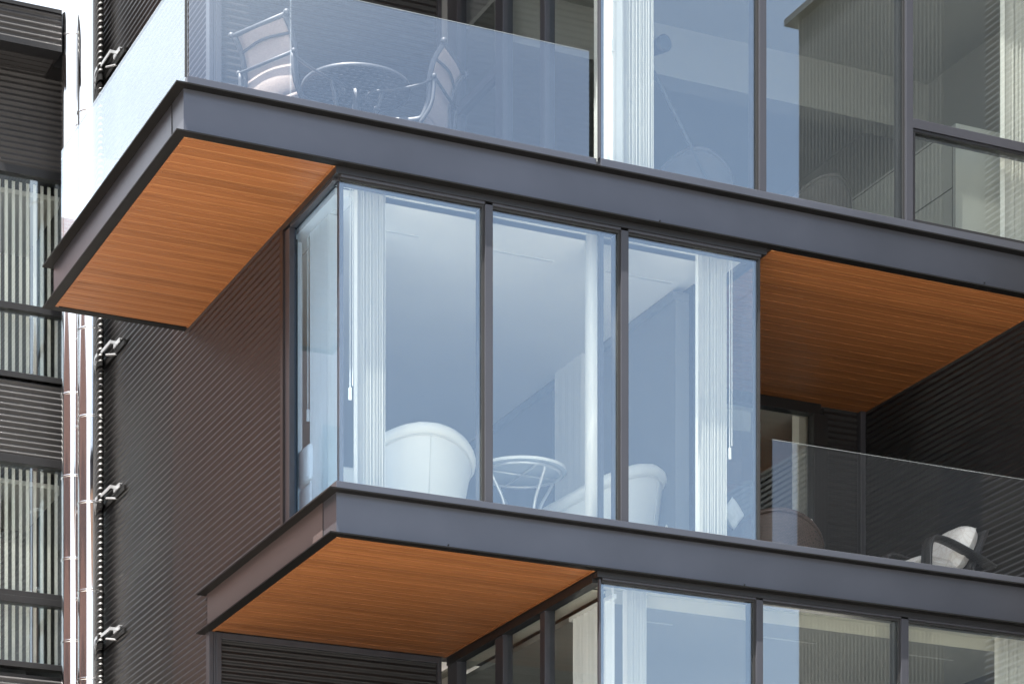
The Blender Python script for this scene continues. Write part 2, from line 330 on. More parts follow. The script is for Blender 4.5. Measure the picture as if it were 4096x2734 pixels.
# ------------------------------------------------------------------ mesh builder
ORI = {}
class MB:
    def __init__(s): s.v = []; s.f = []
    def vert(s, p): s.v.append(Vector(p)); return len(s.v) - 1
    def quad(s, *ps):
        s.f.append([s.vert(p) for p in ps]); return s
    def box(s, x0, x1, y0, y1, z0, z1):
        b = len(s.v)
        for z in (z0, z1):
            for (x, y) in ((x0, y0), (x1, y0), (x1, y1), (x0, y1)): s.v.append(Vector((x, y, z)))
        for f in ((3, 2, 1, 0), (4, 5, 6, 7), (0, 1, 5, 4), (1, 2, 6, 5), (2, 3, 7, 6), (3, 0, 4, 7)):
            s.f.append([b + i for i in f])
        return s
    def tube(s, pts, r, n=8, closed=False, caps=True, flat=1.0, up=None):
        pts = [Vector(p) for p in pts]; N = len(pts)
        rs = r if isinstance(r, (list, tuple)) else [r] * N
        base = len(s.v)
        t0 = (pts[1] - pts[0]).normalized()
        ref = Vector(up) if up else (Vector((0, 0, 1)) if abs(t0.z) < 0.9 else Vector((1, 0, 0)))
        u = (ref - t0 * ref.dot(t0)).normalized()
        for i in range(N):
            if closed: t = (pts[(i + 1) % N] - pts[i - 1]).normalized()
            elif i == 0: t = t0
            elif i == N - 1: t = (pts[-1] - pts[-2]).normalized()
            else: t = (pts[i + 1] - pts[i - 1]).normalized()
            u = (u - t * u.dot(t))
            u = u.normalized() if u.length > 1e-6 else t.orthogonal().normalized()
            w = t.cross(u)
            for k in range(n):
                a = 2 * math.pi * k / n
                s.v.append(pts[i] + (u * math.cos(a) * flat + w * math.sin(a)) * rs[i])
        rng = N if closed else N - 1
        for i in range(rng):
            for k in range(n):
                a0 = base + i * n + k; a1 = base + i * n + (k + 1) % n
                b0 = base + ((i + 1) % N) * n + k; b1 = base + ((i + 1) % N) * n + (k + 1) % n
                s.f.append([a0, a1, b1, b0])
        if caps and not closed:
            s.f.append([base + k for k in range(n)][::-1])
            s.f.append([base + (N - 1) * n + k for k in range(n)])
        return s
    def grid(s, fn, nu, nv, close_u=False):
        b = len(s.v)
        for i in range(nu if close_u else nu + 1):
            for j in range(nv + 1): s.v.append(Vector(fn(i / nu, j / nv)))
        for i in range(nu):
            i2 = (i + 1) % nu if close_u else i + 1
            for j in range(nv):
                s.f.append([b + i * (nv + 1) + j, b + i2 * (nv + 1) + j, b + i2 * (nv + 1) + j + 1, b + i * (nv + 1) + j + 1])
        return s
    def lathe(s, prof, c=(0, 0, 0), n=32):
        c = Vector(c)
        s.grid(lambda u, v: c + Vector((math.cos(2 * math.pi * u) * P(prof, v)[0], math.sin(2 * math.pi * u) * P(prof, v)[0], P(prof, v)[1])), n, len(prof) - 1, True)
        return s
    def sphere(s, c, r, n=12, sc=(1, 1, 1)):
        c = Vector(c)
        s.grid(lambda u, v: c + Vector((math.cos(2 * math.pi * u) * math.sin(math.pi * v) * r * sc[0], math.sin(2 * math.pi * u) * math.sin(math.pi * v) * r * sc[1], math.cos(math.pi * v) * r * sc[2])), n, n // 2, True)
        return s
    def xf(s, mat):
        s.v = [mat @ v for v in s.v]; return s
    def build(s, name, mat, parent=None, smooth=False, solid=0, bevel=0, sub=0, local=False, auto=None):
        o0 = Vector((0, 0, 0)) if (parent is None or local) else ORI.get(parent.name, Vector((0, 0, 0)))
        me = bpy.data.meshes.new(name)
        me.from_pydata([tuple(v - o0) for v in s.v], [], s.f)
        me.update()
        o = bpy.data.objects.new(name, me)
        me.materials.append(mat)
        if smooth:
            for p in me.polygons: p.use_smooth = True
        col.objects.link(o)
        if parent is not None:
            o.parent = parent; ORI[o.name] = ORI.get(parent.name, Vector((0, 0, 0)))
        if solid:
            md = o.modifiers.new('s', 'SOLIDIFY'); md.thickness = solid; md.offset = 0
        if bevel:
            md = o.modifiers.new('b', 'BEVEL'); md.width = bevel; md.segments = 2; md.limit_method = 'ANGLE'
        if sub:
            md = o.modifiers.new('u', 'SUBSURF'); md.levels = sub; md.render_levels = sub
        return o
def P(prof, v):
    i = min(int(round(v * (len(prof) - 1))), len(prof) - 1)
    return prof[i]
def empty(name, loc, rz=0):
    o = bpy.data.objects.new(name, None); col.objects.link(o)
    o.location = loc; o.rotation_euler = (0, 0, rz); o.empty_display_size = 0.2
    ORI[o.name] = Vector(loc)
    return o
def tag(o, label, cat, group=None, kind=None):
    if label: o['label'] = label
    if cat: o['category'] = cat
    if group: o['group'] = group
    if kind: o['kind'] = kind
    return o
def arc(c, r, a0, a1, n, z=0): 
    return [Vector((c[0] + r * math.cos(a0 + (a1 - a0) * i / n), c[1] + r * math.sin(a0 + (a1 - a0) * i / n), z)) for i in range(n + 1)]
def smooth_path(pts, n=6):
    pts = [Vector(p) for p in pts]; out = []
    ext = [pts[0] * 2 - pts[1]] + pts + [pts[-1] * 2 - pts[-2]]
    for i in range(1, len(ext) - 2):
        p0, p1, p2, p3 = ext[i - 1:i + 3]
        for k in range(n):
            t = k / n
            out.append(0.5 * ((2 * p1) + (p2 - p0) * t + (2 * p0 - 5 * p1 + 4 * p2 - p3) * t * t + (3 * p1 - p0 - 3 * p2 + p3) * t ** 3))
    out.append(pts[-1]); return out

# corrugated sheet. axis 'x': sheet lies in plane X=c and runs along Y; axis 'y': plane Y=c and runs along X. sgn: outward side.
PITCH, AMP = 0.0622, 0.0082
def corr_h(z): return math.sin(2 * math.pi * z / PITCH)
def corrugated(mb, axis, c, a0, a1, z0, z1, sgn=-1, seg=8):
    n = max(2, int((z1 - z0) / PITCH * seg))
    b = len(mb.v)
    for i in range(n + 1):
        z = z0 + (z1 - z0) * i / n
        off = c + sgn * AMP * corr_h(z)
        for a in (a0, a1):
            mb.v.append(Vector((off, a, z)) if axis == 'x' else Vector((a, off, z)))
    for i in range(n):
        q = [b + 2 * i, b + 2 * i + 1, b + 2 * i + 3, b + 2 * i + 2]
        mb.f.append(q if (axis == 'y') == (sgn < 0) else q[::-1])
    return mb
def corrugated_v(mb, axis, c, a0, a1, z0, z1, sgn=-1, pitch=0.1, seg=6, amp=0.012):
    n = int((a1 - a0) / pitch * seg)
    b = len(mb.v)
    for i in range(n + 1):
        a = a0 + (a1 - a0) * i / n
        off = c + sgn * amp * math.sin(2 * math.pi * a / pitch)
        for z in (z0, z1):
            mb.v.append(Vector((off, a, z)) if axis == 'x' else Vector((a, off, z)))
    for i in range(n): mb.f.append([b + 2 * i, b + 2 * i + 1, b + 2 * i + 3, b + 2 * i + 2])
    return mb

GROUND = -1.6
# ------------------------------------------------------------------ ground
g = MB().quad((-300, -300, GROUND), (300, -300, GROUND), (300, 300, GROUND), (-300, 300, GROUND)).build('ground', M['ground'])
tag(g, 'pale paved ground around the building', 'ground', kind='structure')

bounce_cut_patch = MB().quad((12.5, -60, GROUND + 0.004), (70, -60, GROUND + 0.004), (70, 20.3, GROUND + 0.004), (12.5, 20.3, GROUND + 0.004)).build('bounce_cut_patch', M['bounce_cut'])  # added dark patch out of view, cuts ground bounce onto the right soffit
tag(bounce_cut_patch, 'unseen dark ground patch added to cut bounce light under the right soffit', 'bounce_cut_patch', kind='structure')

# ------------------------------------------------------------------ main building
bld = empty('apartment_building', (7.84, 20.5, GROUND))
tag(bld, 'dark grey apartment building with projecting glass corner rooms, wood soffits and stacked balconies', 'building')
XL, YF = 7.84, 20.4        # left wall plane, slab front edge
def slab(X0, X1, Y0, Y1, zt, zb, wall_x, soffits, label):
    t, o = 0.012, 0.085
    body = MB()
    body.box(X0 + o, wall_x, Y0 + o, Y1 - o, zb + t + 0.001, zt - t - 0.001)
    body.box(wall_x, X1, Y0 + o, 23.9, zb + t + 0.001, zt - t - 0.001)
    s = body.build('balcony_slab', M['fascia'], bld); s['label'] = label
    tf = MB().box(X0, wall_x, Y0, Y1, zt - t, zt)
    tf.box(wall_x, X1, Y0, 23.9, zt - t, zt)
    tf.build('top_flange', M['flange'], s)
    bf = MB().box(X0, X1, Y0, Y0 + 0.10, zb, zb + t).box(X0, X0 + 0.10, Y0 + 0.10, Y1 - 0.10, zb, zb + t)
    bf.box(X0, wall_x, Y1 - 0.10, Y1, zb, zb + t)
    bf.build('bottom_flange', M['flange'], s)
    for (a0, a1, b0, b1) in soffits:
        # boards with bevelled joints
        w = 0.157; c = 0.009
        mb = MB()
        k0 = math.floor(b0 / w); prof = []
        y = b0
        lines = [k * w for k in range(k0 + 1, int(b1 / w) + 1) if b0 + 0.02 < k * w < b1 - 0.02]
        edges = [b0] + lines + [b1]
        for e0, e1 in zip(edges[:-1], edges[1:]):
            prof += [(e0, zb + 0.010), (e0 + c * 0.4, zb + 0.002), (e1 - c, zb + 0.002), (e1, zb + 0.010)]
        for p, q in zip(prof[:-1], prof[1:]):
            if p == q: continue
            mb.quad((a0, p[0], p[1]), (a0, q[0], q[1]), (a1, q[0], q[1]), (a1, p[0], p[1]))
        mb.build('wood_soffit', M['wood'], s)
        MB().box(a0 - 0.012, a0 + 0.018, b0, b1, zb - 0.004, zb + 0.0015).build('soffit_trim', M['wood'], s)
        MB().box(a1 - 0.018, a1 + 0.004, b0, b1, zb - 0.004, zb + 0.0015).build('soffit_trim', M['wood'], s)
    return s
ZU, ZUB, ZL, ZLB = 9.857, 9.468, 6.849, 6.479
su = slab(6.469, 14.95, YF, 24.45, ZU, ZUB, XL, [(6.575, XL - 0.005, YF + 0.10, 24.345), (11.90, 14.84, YF + 0.10, 23.74)], 'upper slab of balcony and rooms with grey steel edge and orange wood underside')
sl = slab(7.754, 14.95, YF, 23.86, ZL, ZLB, XL + 0.02, [(7.86, 10.17, YF + 0.10, 23.69)], 'lower slab with grey steel edge, brown reflection put into its side panel, and orange wood underside')
# slabs above and below the frame (they shade what is seen)
st = slab(7.754, 14.95, YF, 23.86, 13.9, 13.52, XL + 0.02, [(7.86, 10.17, YF + 0.10, 23.69)], 'slab above the top floor')
sb = slab(6.469, 14.95, YF, 24.45, 3.84, 3.46, XL, [], 'slab below the bottom floor')
# fascia joint lines and small screws
for (x, y) in ((1165, 608), (2640, 884), (3938, 1131), (1794, 2178), (2978, 2337)):
    p = onY(x, y, YF + 0.083)
    MB().tube([p + Vector((0, 0.004, 0)), p + Vector((0, -0.006, 0))], 0.007, 8).build('screw', M['gasket'], su if y < 1500 else sl)
MB().box(6.548, 6.5545, 20.78, 20.784, ZUB + 0.013, ZU - 0.013).build('panel_joint', M['gasket'], su)
MB().box(7.835, 7.8395, 20.78, 20.784, ZLB + 0.013, ZL - 0.013).build('panel_joint', M['gasket'], sl)

MB().box(7.8335, 7.8385, 20.786, 23.774, ZLB + 0.0135, ZL - 0.0135).build('fascia_panel', M['fascia_brown_refl'], sl)

# side wall: corrugated, X = 7.84
w = MB()
corrugated(w, 'x', XL, 23.80, 24.84, GROUND, 17.0)
corrugated(w, 'x', XL, 21.80, 23.80, ZL + 0.01, ZUB + 0.004)
o = w.build('corrugated_wall', M['siding_brown_refl'], bld, smooth=True); o['label'] = 'corrugated side wall next to the glass room, brown reflection put into its colour'
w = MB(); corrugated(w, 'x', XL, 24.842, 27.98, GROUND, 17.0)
o = w.build('corrugated_wall', M['siding_dark_refl'], bld, smooth=True); o['label'] = 'corrugated wall strip beside the steel flues, dark reflection put into its colour'
MB().box(XL + 0.012, XL + 0.3, 23.82, 28.3, GROUND, 17.0).build('wall_core', M['trim'], bld)
MB().box(XL + 0.012, XL + 0.15, 21.8, 23.81, ZL, ZUB).build('wall_core', M['trim'], bld)
# back walls of the balconies (Y = 23.7)
for (x0, x1, z0, z1, lb) in ((XL + 0.10, 10.14, ZU, 13.52, 'corrugated back wall of the upper balcony'), (XL + 0.10, 10.14, 3.84, ZLB + 0.004, 'corrugated wall below the lower wood soffit'), (14.38, 14.83, ZL, ZUB + 0.004, 'narrow corrugated wall at the back of the right balcony')):
    w = MB(); corrugated(w, 'y', 23.74, x0, x1, z0, z1)
    o = w.build('corrugated_wall', M['siding'], bld, smooth=True); o['label'] = lb
    MB().box(x0, x1, 23.76, 24.0, z0, z1).build('wall_core', M['trim'], bld)
bxs = [(14.77, 14.83, 23.66, 23.735, ZL, ZUB - 0.001)]
for (z0, z1) in ((ZU, 13.52), (3.84, ZLB)):
    bxs += [(XL - 0.012, XL + 0.03, 23.70, 23.80, z0, z1), (XL + 0.034, XL + 0.055, 23.705, 23.75, z0, z1), (XL + 0.055, XL + 0.105, 23.695, 23.75, z0, z1)]
    bxs += [(10.10, 10.14, 23.70, 23.76, z0, z1), (XL + 0.105, 10.10, 23.70, 23.735, z1 - 0.06, z1 - 0.001)]
for q in bxs: MB().box(*q).build('corner_trim', M['frame'], bld, bevel=0.004)
# right wall / wing, X = 14.84
w = MB()
corrugated(w, 'x', 14.84, 20.50, 23.78, ZL, ZUB + 0.004)
o = w.build('corrugated_wall', M['siding'], bld, smooth=True); o['label'] = 'black corrugated right wall of the right balcony'
w = MB(); corrugated(w, 'x', 14.96, 19.35, 20.38, GROUND, 17.0)
o = w.build('corrugated_wall', M['siding_sun'], bld, smooth=True); o['label'] = 'corrugated wall of the wing outside the frame on the right'
MB().box(14.98, 24.0, 18.6, 24.2, GROUND, 17.0).build('wing', M['trim'], bld)
MB().box(14.86, 14.97, 20.5, 23.9, ZL, ZUB).build('wall_core', M['trim'], bld)

# ------------------------------------------------------------------ windows
GY = 20.535       # glass plane of front windows
def front_window(x0, x1, z0, z1, label, mull_l=None, mull_r=None, transom=None):
    """pane between x0..x1; frame members drawn as one mesh, deep jambs behind the glass"""
    f = MB()
    jd = 20.69
    if mull_l: f.box(mull_l[0], mull_l[1], 20.49, 20.53, z0, z1)
    if mull_r: f.box(mull_r[0], mull_r[1], 20.49, jd - 0.001, z0, z1)
    # head + sill
    f.box(x0, x1, 20.495, jd - 0.01, z1 - 0.001, z1 + 0.05)
    if mull_l or mull_r: f.box(x0, x1, 20.545, jd - 0.01, z0 - 0.05, z0 + 0.001)
    if transom: f.box(x0, x1, 20.492, jd - 0.01, transom[0], transom[1])
    o = f.build('window', M['frame'], bld, bevel=0.003); o['label'] = label
    if not (mull_l or mull_r): MB().box(x0, x1, 20.545, jd - 0.01, z0 - 0.05, z0 + 0.001).build('inner_sill', M['frame'], o)
    g = MB()
    e = 0.020
    g.box(x0, x1, 20.515, 20.530, z1 - e, z1 - 0.002).box(x1 - e, x1, 20.516, 20.531, z0, z1 - e - 0.001)
    g.build('gasket', M['gasket'], o)
    if transom:
        MB().box(x0, x1, GY, GY + 0.010, transom[1], z1).build('pane', M['glass'], o)
        MB().box(x0, x1, GY + 0.001, GY + 0.011, z0, transom[0]).build('pane', M['glass'], o)
        h = MB()
        a, b2, c2, d2 = x0 + 0.002, x1 - 0.002, z0 + 0.002, transom[0] - 0.004
        ww = 0.028
        h.box(a, b2, 20.50, 20.53, c2, c2 + ww).box(a, b2, 20.50, 20.53, d2 - ww, d2).box(a, a + ww, 20.501, 20.529, c2 + ww, d2 - ww).box(b2 - ww, b2, 20.501, 20.529, c2 + ww, d2 - ww)
        h.build('sash', M['trim'], o, bevel=0.004)
    else:
        MB().box(x0, x1, GY, GY + 0.010, z0, z1).build('pane', M['glass'], o)
    return o
def side_window(X, y0, y1, z0, z1, label, mull=None, transom=None, sgn=-1, gm=None):
    f = MB()
    jx = 0.062 if gm else 0.10
    xo, xi = (X, X + jx) if sgn < 0 else (X - jx, X)
    gx = X + 0.045 if sgn < 0 else X - 0.055
    if mull: f.box(xo, xi, mull[0], mull[1], z0, z1)
    f.box(xo + 0.004, xi - 0.004, y0, y1, z1 - 0.001, z1 + 0.05)
    f.box(xo + (0.055 if sgn < 0 else 0), xi - (0 if sgn < 0 else 0.055), y0, y1, z0 - 0.05, z0 + 0.001)
    if transom: f.box(xo + 0.002, xi - 0.01, y0, y1, transom[0], transom[1])
    o = f.build('window', M['frame'], bld, bevel=0.003); o['label'] = label
    if transom:
        MB().box(gx, gx + 0.01, y0, y1, transom[1], z1).build('pane', gm or M['glass_side'], o)
        MB().box(gx, gx + 0.01, y0, y1, z0, transom[0]).build('pane', gm or M['glass_side'], o)
    else:
        MB().box(gx, gx + 0.01, y0, y1, z0, z1).build('pane', gm or M['glass_side'], o)
    return o
# middle floor front
MZ0, MZ1 = 6.932, 9.392
front_window(7.885, 9.158, MZ0, MZ1, 'large corner window pane behind the round white armchair', mull_r=(9.158, 9.228))
front_window(9.228, 10.420, MZ0, MZ1, 'middle pane with the round glass table behind it', mull_r=(10.420, 10.490))
front_window(10.490, 11.785, MZ0, MZ1, 'right pane of the middle floor with a stacked blind at its right')
# curb/sill and head trims of the middle floor
cb = MB().box(XL - 0.001, 14.84, 20.487, 20.60, ZL + 0.001, MZ0 - 0.001).box(XL - 0.0005, XL + 0.11, 20.60, 21.78, ZL + 0.001, MZ0 - 0.001)
cb.build('sill', M['fascia'], bld, bevel=0.003)
hd = MB().box(XL - 0.005, 11.83, 20.482, 20.57, 9.412, ZUB - 0.0005).box(XL - 0.004, XL + 0.08, 20.57, 21.80, 9.412, ZUB - 0.0005)
hd.build('head_trim', M['trim'], bld)
side_window(XL + 0.005, 20.585, 21.61, MZ0, MZ1, 'narrow side pane of the glass corner above the lower slab', mull=(21.61, 21.73), gm=M['glass_sky_tint'])
MB().box(XL - 0.01, XL + 0.03, 21.735, 21.80, ZL + 0.001, 9.41).build('wall_trim', M['siding_brown_refl'], bld)
side_window(11.84, 20.60, 21.30, MZ0, MZ1, 'side pane of the glass room facing the right balcony', mull=(21.30, 21.38), sgn=1)
MB().box(7.895, 7.935, 20.575, 20.615, MZ0, MZ1).build('corner_post', M['frame'], bld)
MB().box(11.76, 11.80, 20.575, 20.605, MZ0, MZ1).build('corner_post', M['frame'], bld)
# right side room wall behind side pane
MB().box(11.60, 11.83, 21.385, 24.0, ZL, ZUB).build('wall_core', M['siding'], bld)
# upper floor front
UZ0, UZ1 = 9.963, 12.95
front_window(10.245, 11.765, UZ0, UZ1, 'upper floor window pane with the telescope behind it', mull_l=(10.212, 10.228), mull_r=(11.765, 11.833))
front_window(11.833, 13.262, UZ0, UZ1, 'upper floor pane half filled by a dark building reflection', mull_r=(13.262, 13.337))
front_window(13.337, 14.86, UZ0, UZ1, 'upper floor window split by a crossbar with an opening sash below', mull_r=(14.86, 14.95), transom=(10.800, 10.884))
MB().box(10.225, 14.95, 20.487, 20.60, ZU + 0.001, UZ0 - 0.001).build('sill', M['fascia'], bld, bevel=0.003)
# lower floor front
LZ0, LZ1 = 3.95, 6.415
front_window(10.245, 11.735, LZ0, LZ1, 'lower floor pane right of the shaded balcony', mull_l=(10.212, 10.228), mull_r=(11.735, 11.80))
front_window(11.80, 13.215, LZ0, LZ1, 'middle pane of the lower floor', mull_r=(13.215, 13.29))
front_window(13.29, 14.86, LZ0, LZ1, 'lower floor pane at the bottom right corner', mull_r=(14.86, 14.95))
MB().box(10.19, 14.95, 20.482, 20.57, 6.43, ZLB - 0.0005).box(10.185, 10.28, 20.57, 23.69, 6.40, ZLB - 0.0005).build('head_trim', M['trim'], bld)
MB().box(10.255, 10.295, 20.575, 20.615, LZ0, UZ1).build('corner_post', M['frame'], bld)
# side windows of upper and lower floors (X = 10.2)
for (z0, z1, nm) in ((UZ0, UZ1, 'upper'), (LZ0, LZ1, 'lower')):
    tr = (11.55, 11.64) if nm == 'upper' else None
    side_window(10.2, 20.585, 21.54, z0, z1, nm + ' floor side pane nearest the corner blind', mull=(21.54, 21.64))
    side_window(10.2, 21.64, 22.43, z0, z1, nm + ' floor middle side pane', mull=(22.43, 22.60))
    side_window(10.2, 22.60, 23.48, z0, z1, nm + ' floor side pane at the back of the balcony', mull=(23.48, 23.70), transom=tr)
MB().box(10.19, 10.30, 20.60, 23.69, ZU + 0.001, UZ0 - 0.001).build('sill', M['frame'], bld)
# balcony door on the right balcony
dr = MB()
dr.box(11.84, 14.30, 23.66, 23.78, 9.36, ZUB - 0.001).box(14.215, 14.38, 23.661, 23.79, ZL, 9.36).box(11.84, 12.0, 23.66, 23.78, ZL, 9.36)
o = dr.build('balcony_door', M['trim'], bld, bevel=0.004); o['label'] = 'dark framed glass door at the back of the right balcony'
MB().box(12.0, 14.215, 23.72, 23.73, ZL, 9.36).build('pane', M['glass'], o)

# ------------------------------------------------------------------ glass guards
def guard(name_label, panes, parent=bld, gm='guard'):
    for i, (x0, x1, y0, y1, z0, z1) in enumerate(panes):
        o = MB().box(x0, x1, y0, y1, z0, z1).build('glass_guard', M[gm], parent)
        o['label'] = name_label
        if x1 - x0 > y1 - y0: MB().box(x0, x1, y0 + 0.002, y1 - 0.002, z1 + 0.0005, z1 + 0.003).build('glass_edge', M['glass_edge'], o)
        else: MB().box(x0 + 0.002, x1 - 0.002, y0, y1, z1 + 0.0005, z1 + 0.003).build('glass_edge', M['glass_edge'], o)
gt = 10.877
guard('clear glass guard along the front of the upper balcony', [(6.625, 7.475, 20.56, 20.572, 9.93, gt), (7.480, 10.150, 20.56, 20.572, 9.93, gt)])
guard('glass guard along the left side of the upper balcony', [(6.607, 6.619, 20.585, 24.30, 9.93, gt)])
guard('glass guard at the rear end of the upper balcony', [(6.625, 7.80, 24.29, 24.302, 9.93, gt)])
guard('clear glass guard along the right balcony', [(11.935, 14.82, 20.56, 20.572, 6.90, 7.848)], gm='guard_clear')
cu = MB().box(6.600, 10.21, 20.535, 20.60, ZU + 0.001, 9.975).box(6.600, 6.66, 20.60, 24.31, ZU + 0.001, 9.955).box(6.66, 7.83, 24.25, 24.31, ZU + 0.001, 9.955)
cu.build('guard_curb', M['fascia'], bld, bevel=0.003)
MB().box(6.59, 6.606, 20.555, 20.572, 9.976, 10.9).build('guard_post', M['gasket'], bld)

# ------------------------------------------------------------------ rooms (walls, ceilings, floors inside)
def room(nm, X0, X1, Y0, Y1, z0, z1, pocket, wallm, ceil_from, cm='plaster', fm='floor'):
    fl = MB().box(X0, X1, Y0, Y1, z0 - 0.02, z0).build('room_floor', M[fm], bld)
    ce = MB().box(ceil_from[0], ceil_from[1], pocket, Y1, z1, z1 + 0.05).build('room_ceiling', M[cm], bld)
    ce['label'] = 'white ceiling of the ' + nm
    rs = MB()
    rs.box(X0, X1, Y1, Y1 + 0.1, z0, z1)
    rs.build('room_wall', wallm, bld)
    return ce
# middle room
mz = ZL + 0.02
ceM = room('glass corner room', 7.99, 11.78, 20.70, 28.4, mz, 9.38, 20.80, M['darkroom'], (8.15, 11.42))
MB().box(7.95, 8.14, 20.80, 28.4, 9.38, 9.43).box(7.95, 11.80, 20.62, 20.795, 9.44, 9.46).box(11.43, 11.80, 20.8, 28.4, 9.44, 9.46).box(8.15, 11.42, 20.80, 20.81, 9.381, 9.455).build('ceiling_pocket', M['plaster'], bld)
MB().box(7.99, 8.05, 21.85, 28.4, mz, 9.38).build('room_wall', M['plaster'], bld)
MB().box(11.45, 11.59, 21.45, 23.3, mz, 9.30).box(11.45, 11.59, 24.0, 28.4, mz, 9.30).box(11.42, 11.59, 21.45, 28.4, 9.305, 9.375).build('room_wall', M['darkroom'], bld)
for xx in ((8.30, 8.906), (9.60, 10.172), (10.69, 11.338)):
    so = MB().box(xx[0], xx[1], 21.30, 21.335, 9.3765, 9.3795).build('air_slot', M['slot'], ceM)
st_ = MB().tube([(10.315, 20.80, mz), (10.315, 20.80, 9.46)], 0.078, 20)
o = st_.build('steel_column', M['white'], bld, smooth=True); o['label'] = 'round white column just inside the middle pane'
# upper room
uz = ZU + 0.02
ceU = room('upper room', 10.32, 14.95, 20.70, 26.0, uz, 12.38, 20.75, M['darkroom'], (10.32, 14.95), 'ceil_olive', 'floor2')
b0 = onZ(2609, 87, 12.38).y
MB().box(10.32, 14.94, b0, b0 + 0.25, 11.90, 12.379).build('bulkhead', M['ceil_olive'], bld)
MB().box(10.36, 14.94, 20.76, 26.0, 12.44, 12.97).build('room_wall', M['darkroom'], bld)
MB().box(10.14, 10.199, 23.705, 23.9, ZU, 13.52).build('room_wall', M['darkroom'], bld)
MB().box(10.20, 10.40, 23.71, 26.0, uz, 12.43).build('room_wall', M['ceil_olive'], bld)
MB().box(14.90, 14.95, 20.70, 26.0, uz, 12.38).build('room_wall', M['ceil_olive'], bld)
# lower room
lz = 3.87
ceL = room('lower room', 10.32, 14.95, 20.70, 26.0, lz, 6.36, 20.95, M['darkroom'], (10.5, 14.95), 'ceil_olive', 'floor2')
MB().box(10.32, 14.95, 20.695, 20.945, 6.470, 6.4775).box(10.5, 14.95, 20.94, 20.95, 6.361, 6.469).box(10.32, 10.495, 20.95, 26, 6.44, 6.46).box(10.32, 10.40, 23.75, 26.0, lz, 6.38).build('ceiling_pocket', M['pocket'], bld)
for p, q in (((2578, 2480), (2692, 2496)), ((3058, 2543), (3268, 2570)), ((3567, 2605), (3817, 2636))):
    a, b = onZ(p[0], p[1], 6.36), onZ(q[0], q[1], 6.36)
    MB().box(a.x, b.x, a.y, a.y + 0.035, 6.3565, 6.3595).build('air_slot', M['wallpaint'], ceL)
# room behind right balcony door
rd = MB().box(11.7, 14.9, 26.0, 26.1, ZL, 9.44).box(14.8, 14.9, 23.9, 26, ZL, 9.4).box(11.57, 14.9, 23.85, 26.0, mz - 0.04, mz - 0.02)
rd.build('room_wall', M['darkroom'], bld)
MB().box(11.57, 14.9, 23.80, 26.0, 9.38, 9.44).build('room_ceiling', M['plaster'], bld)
MB().box(11.57, 13.65, 23.95, 24.3, 9.18, 9.40).build('blind_valance', M['white'], bld)

# ------------------------------------------------------------------ vertical blinds
def blind_front(x0, x1, Y, z0, z1, n, label, flat=None, cord=None, closed=0):
    e = empty('vertical_blind', ((x0 + x1) / 2, Y, z0))
    tag(e, label, 'blind', 'vertical blinds inside the windows')
    v = MB()
    for i in range(n):
        x = x0 + (x1 - x0) * (i + 0.5 + 0.32 * math.sin(i * 2.9)) / n
        tilt = 0.0042 * math.sin(i * 1.7)
        N = 5
        for k in range(N):
            pass
        def fn(u, w, x=x, tilt=tilt, i=i):
            yy = (u - 0.5) * 0.088
            return (x + tilt * (u - 0.5) * 2 + 0.004 * math.cos(math.pi * (u - 0.5)) + 0.0015 * math.sin(i * 2.3 + w * 3), Y + yy, z0 + (z1 - z0) * w)
        v.grid(fn, 3, 3)
    v.build('vanes', M['vane'], e, solid=0.0018)
    MB().box(x0 - 0.05, x1 + 0.15, Y - 0.02, Y + 0.02, z1 + 0.002, z1 + 0.04).build('head_rail', M['white'], e)
    if flat:
        MB().box(flat[0], flat[1], Y - 0.045, Y - 0.042, z0, z1).build('flat_vane', M['vane'], e)
    if cord:
        c = MB().tube([(cord[0], Y - 0.03, cord[1]), (cord[0], Y - 0.03, z1)], 0.004, 6).tube([(cord[0] + 0.022, Y - 0.03, cord[1] + 0.02), (cord[0] + 0.022, Y - 0.03, z1)], 0.004, 6)
        c.build('pull_cord', M['white'], e)
        MB().box(cord[0] - 0.012, cord[0] + 0.012, Y - 0.04, Y - 0.02, cord[1] - 0.10, cord[1]).build('cord_weight', M['white'], e, bevel=0.003)
    return e
YB = 20.76
def xs(px, Y=YB): return kx(px) * Y
blind_front(xs(1420), xs(1536), YB, mz + 0.02, 9.43, 17, 'white stacked vertical blind left of the big armchair, with a long pull cord', flat=(xs(1407), xs(1421)), cord=(xs(1395), onY(1395, 1555, YB).z))
blind_front(xs(2797), xs(2897), YB, mz + 0.02, 9.43, 15, 'white stacked vertical blind at the right end of the middle floor front glass', flat=(xs(2772), xs(2783)), cord=(xs(2912), onY(2912, 1795, YB).z))
blind_front(xs(2482), xs(2608), YB, uz + 0.02, 12.4, 18, 'white stacked vertical blind left of the telescope', flat=(xs(2456), xs(2480)), cord=(xs(2445), onY(2445, 165, YB).z))
blind_front(xs(4010), xs(4150), YB, uz + 0.02, 12.4, 18, 'grey white stacked blind at the top right edge behind the sash', flat=(xs(3990), xs(4008)))
blind_front(xs(2497), xs(2578), YB, lz + 0.02, 6.44, 14, 'white stacked blind at the corner of the lower floor', flat=(xs(2437), xs(2446)))
blind_front(xs(3985), xs(4120), YB, lz + 0.02, 6.44, 16, 'stacked blind at the bottom right corner of the lower floor')
blind_front(kx(3190) * 23.9, kx(3235) * 23.9, 23.9, mz, 9.42, 8, 'olive lit blind behind the right balcony door', flat=(kx(3160) * 23.9, kx(3188) * 23.9))
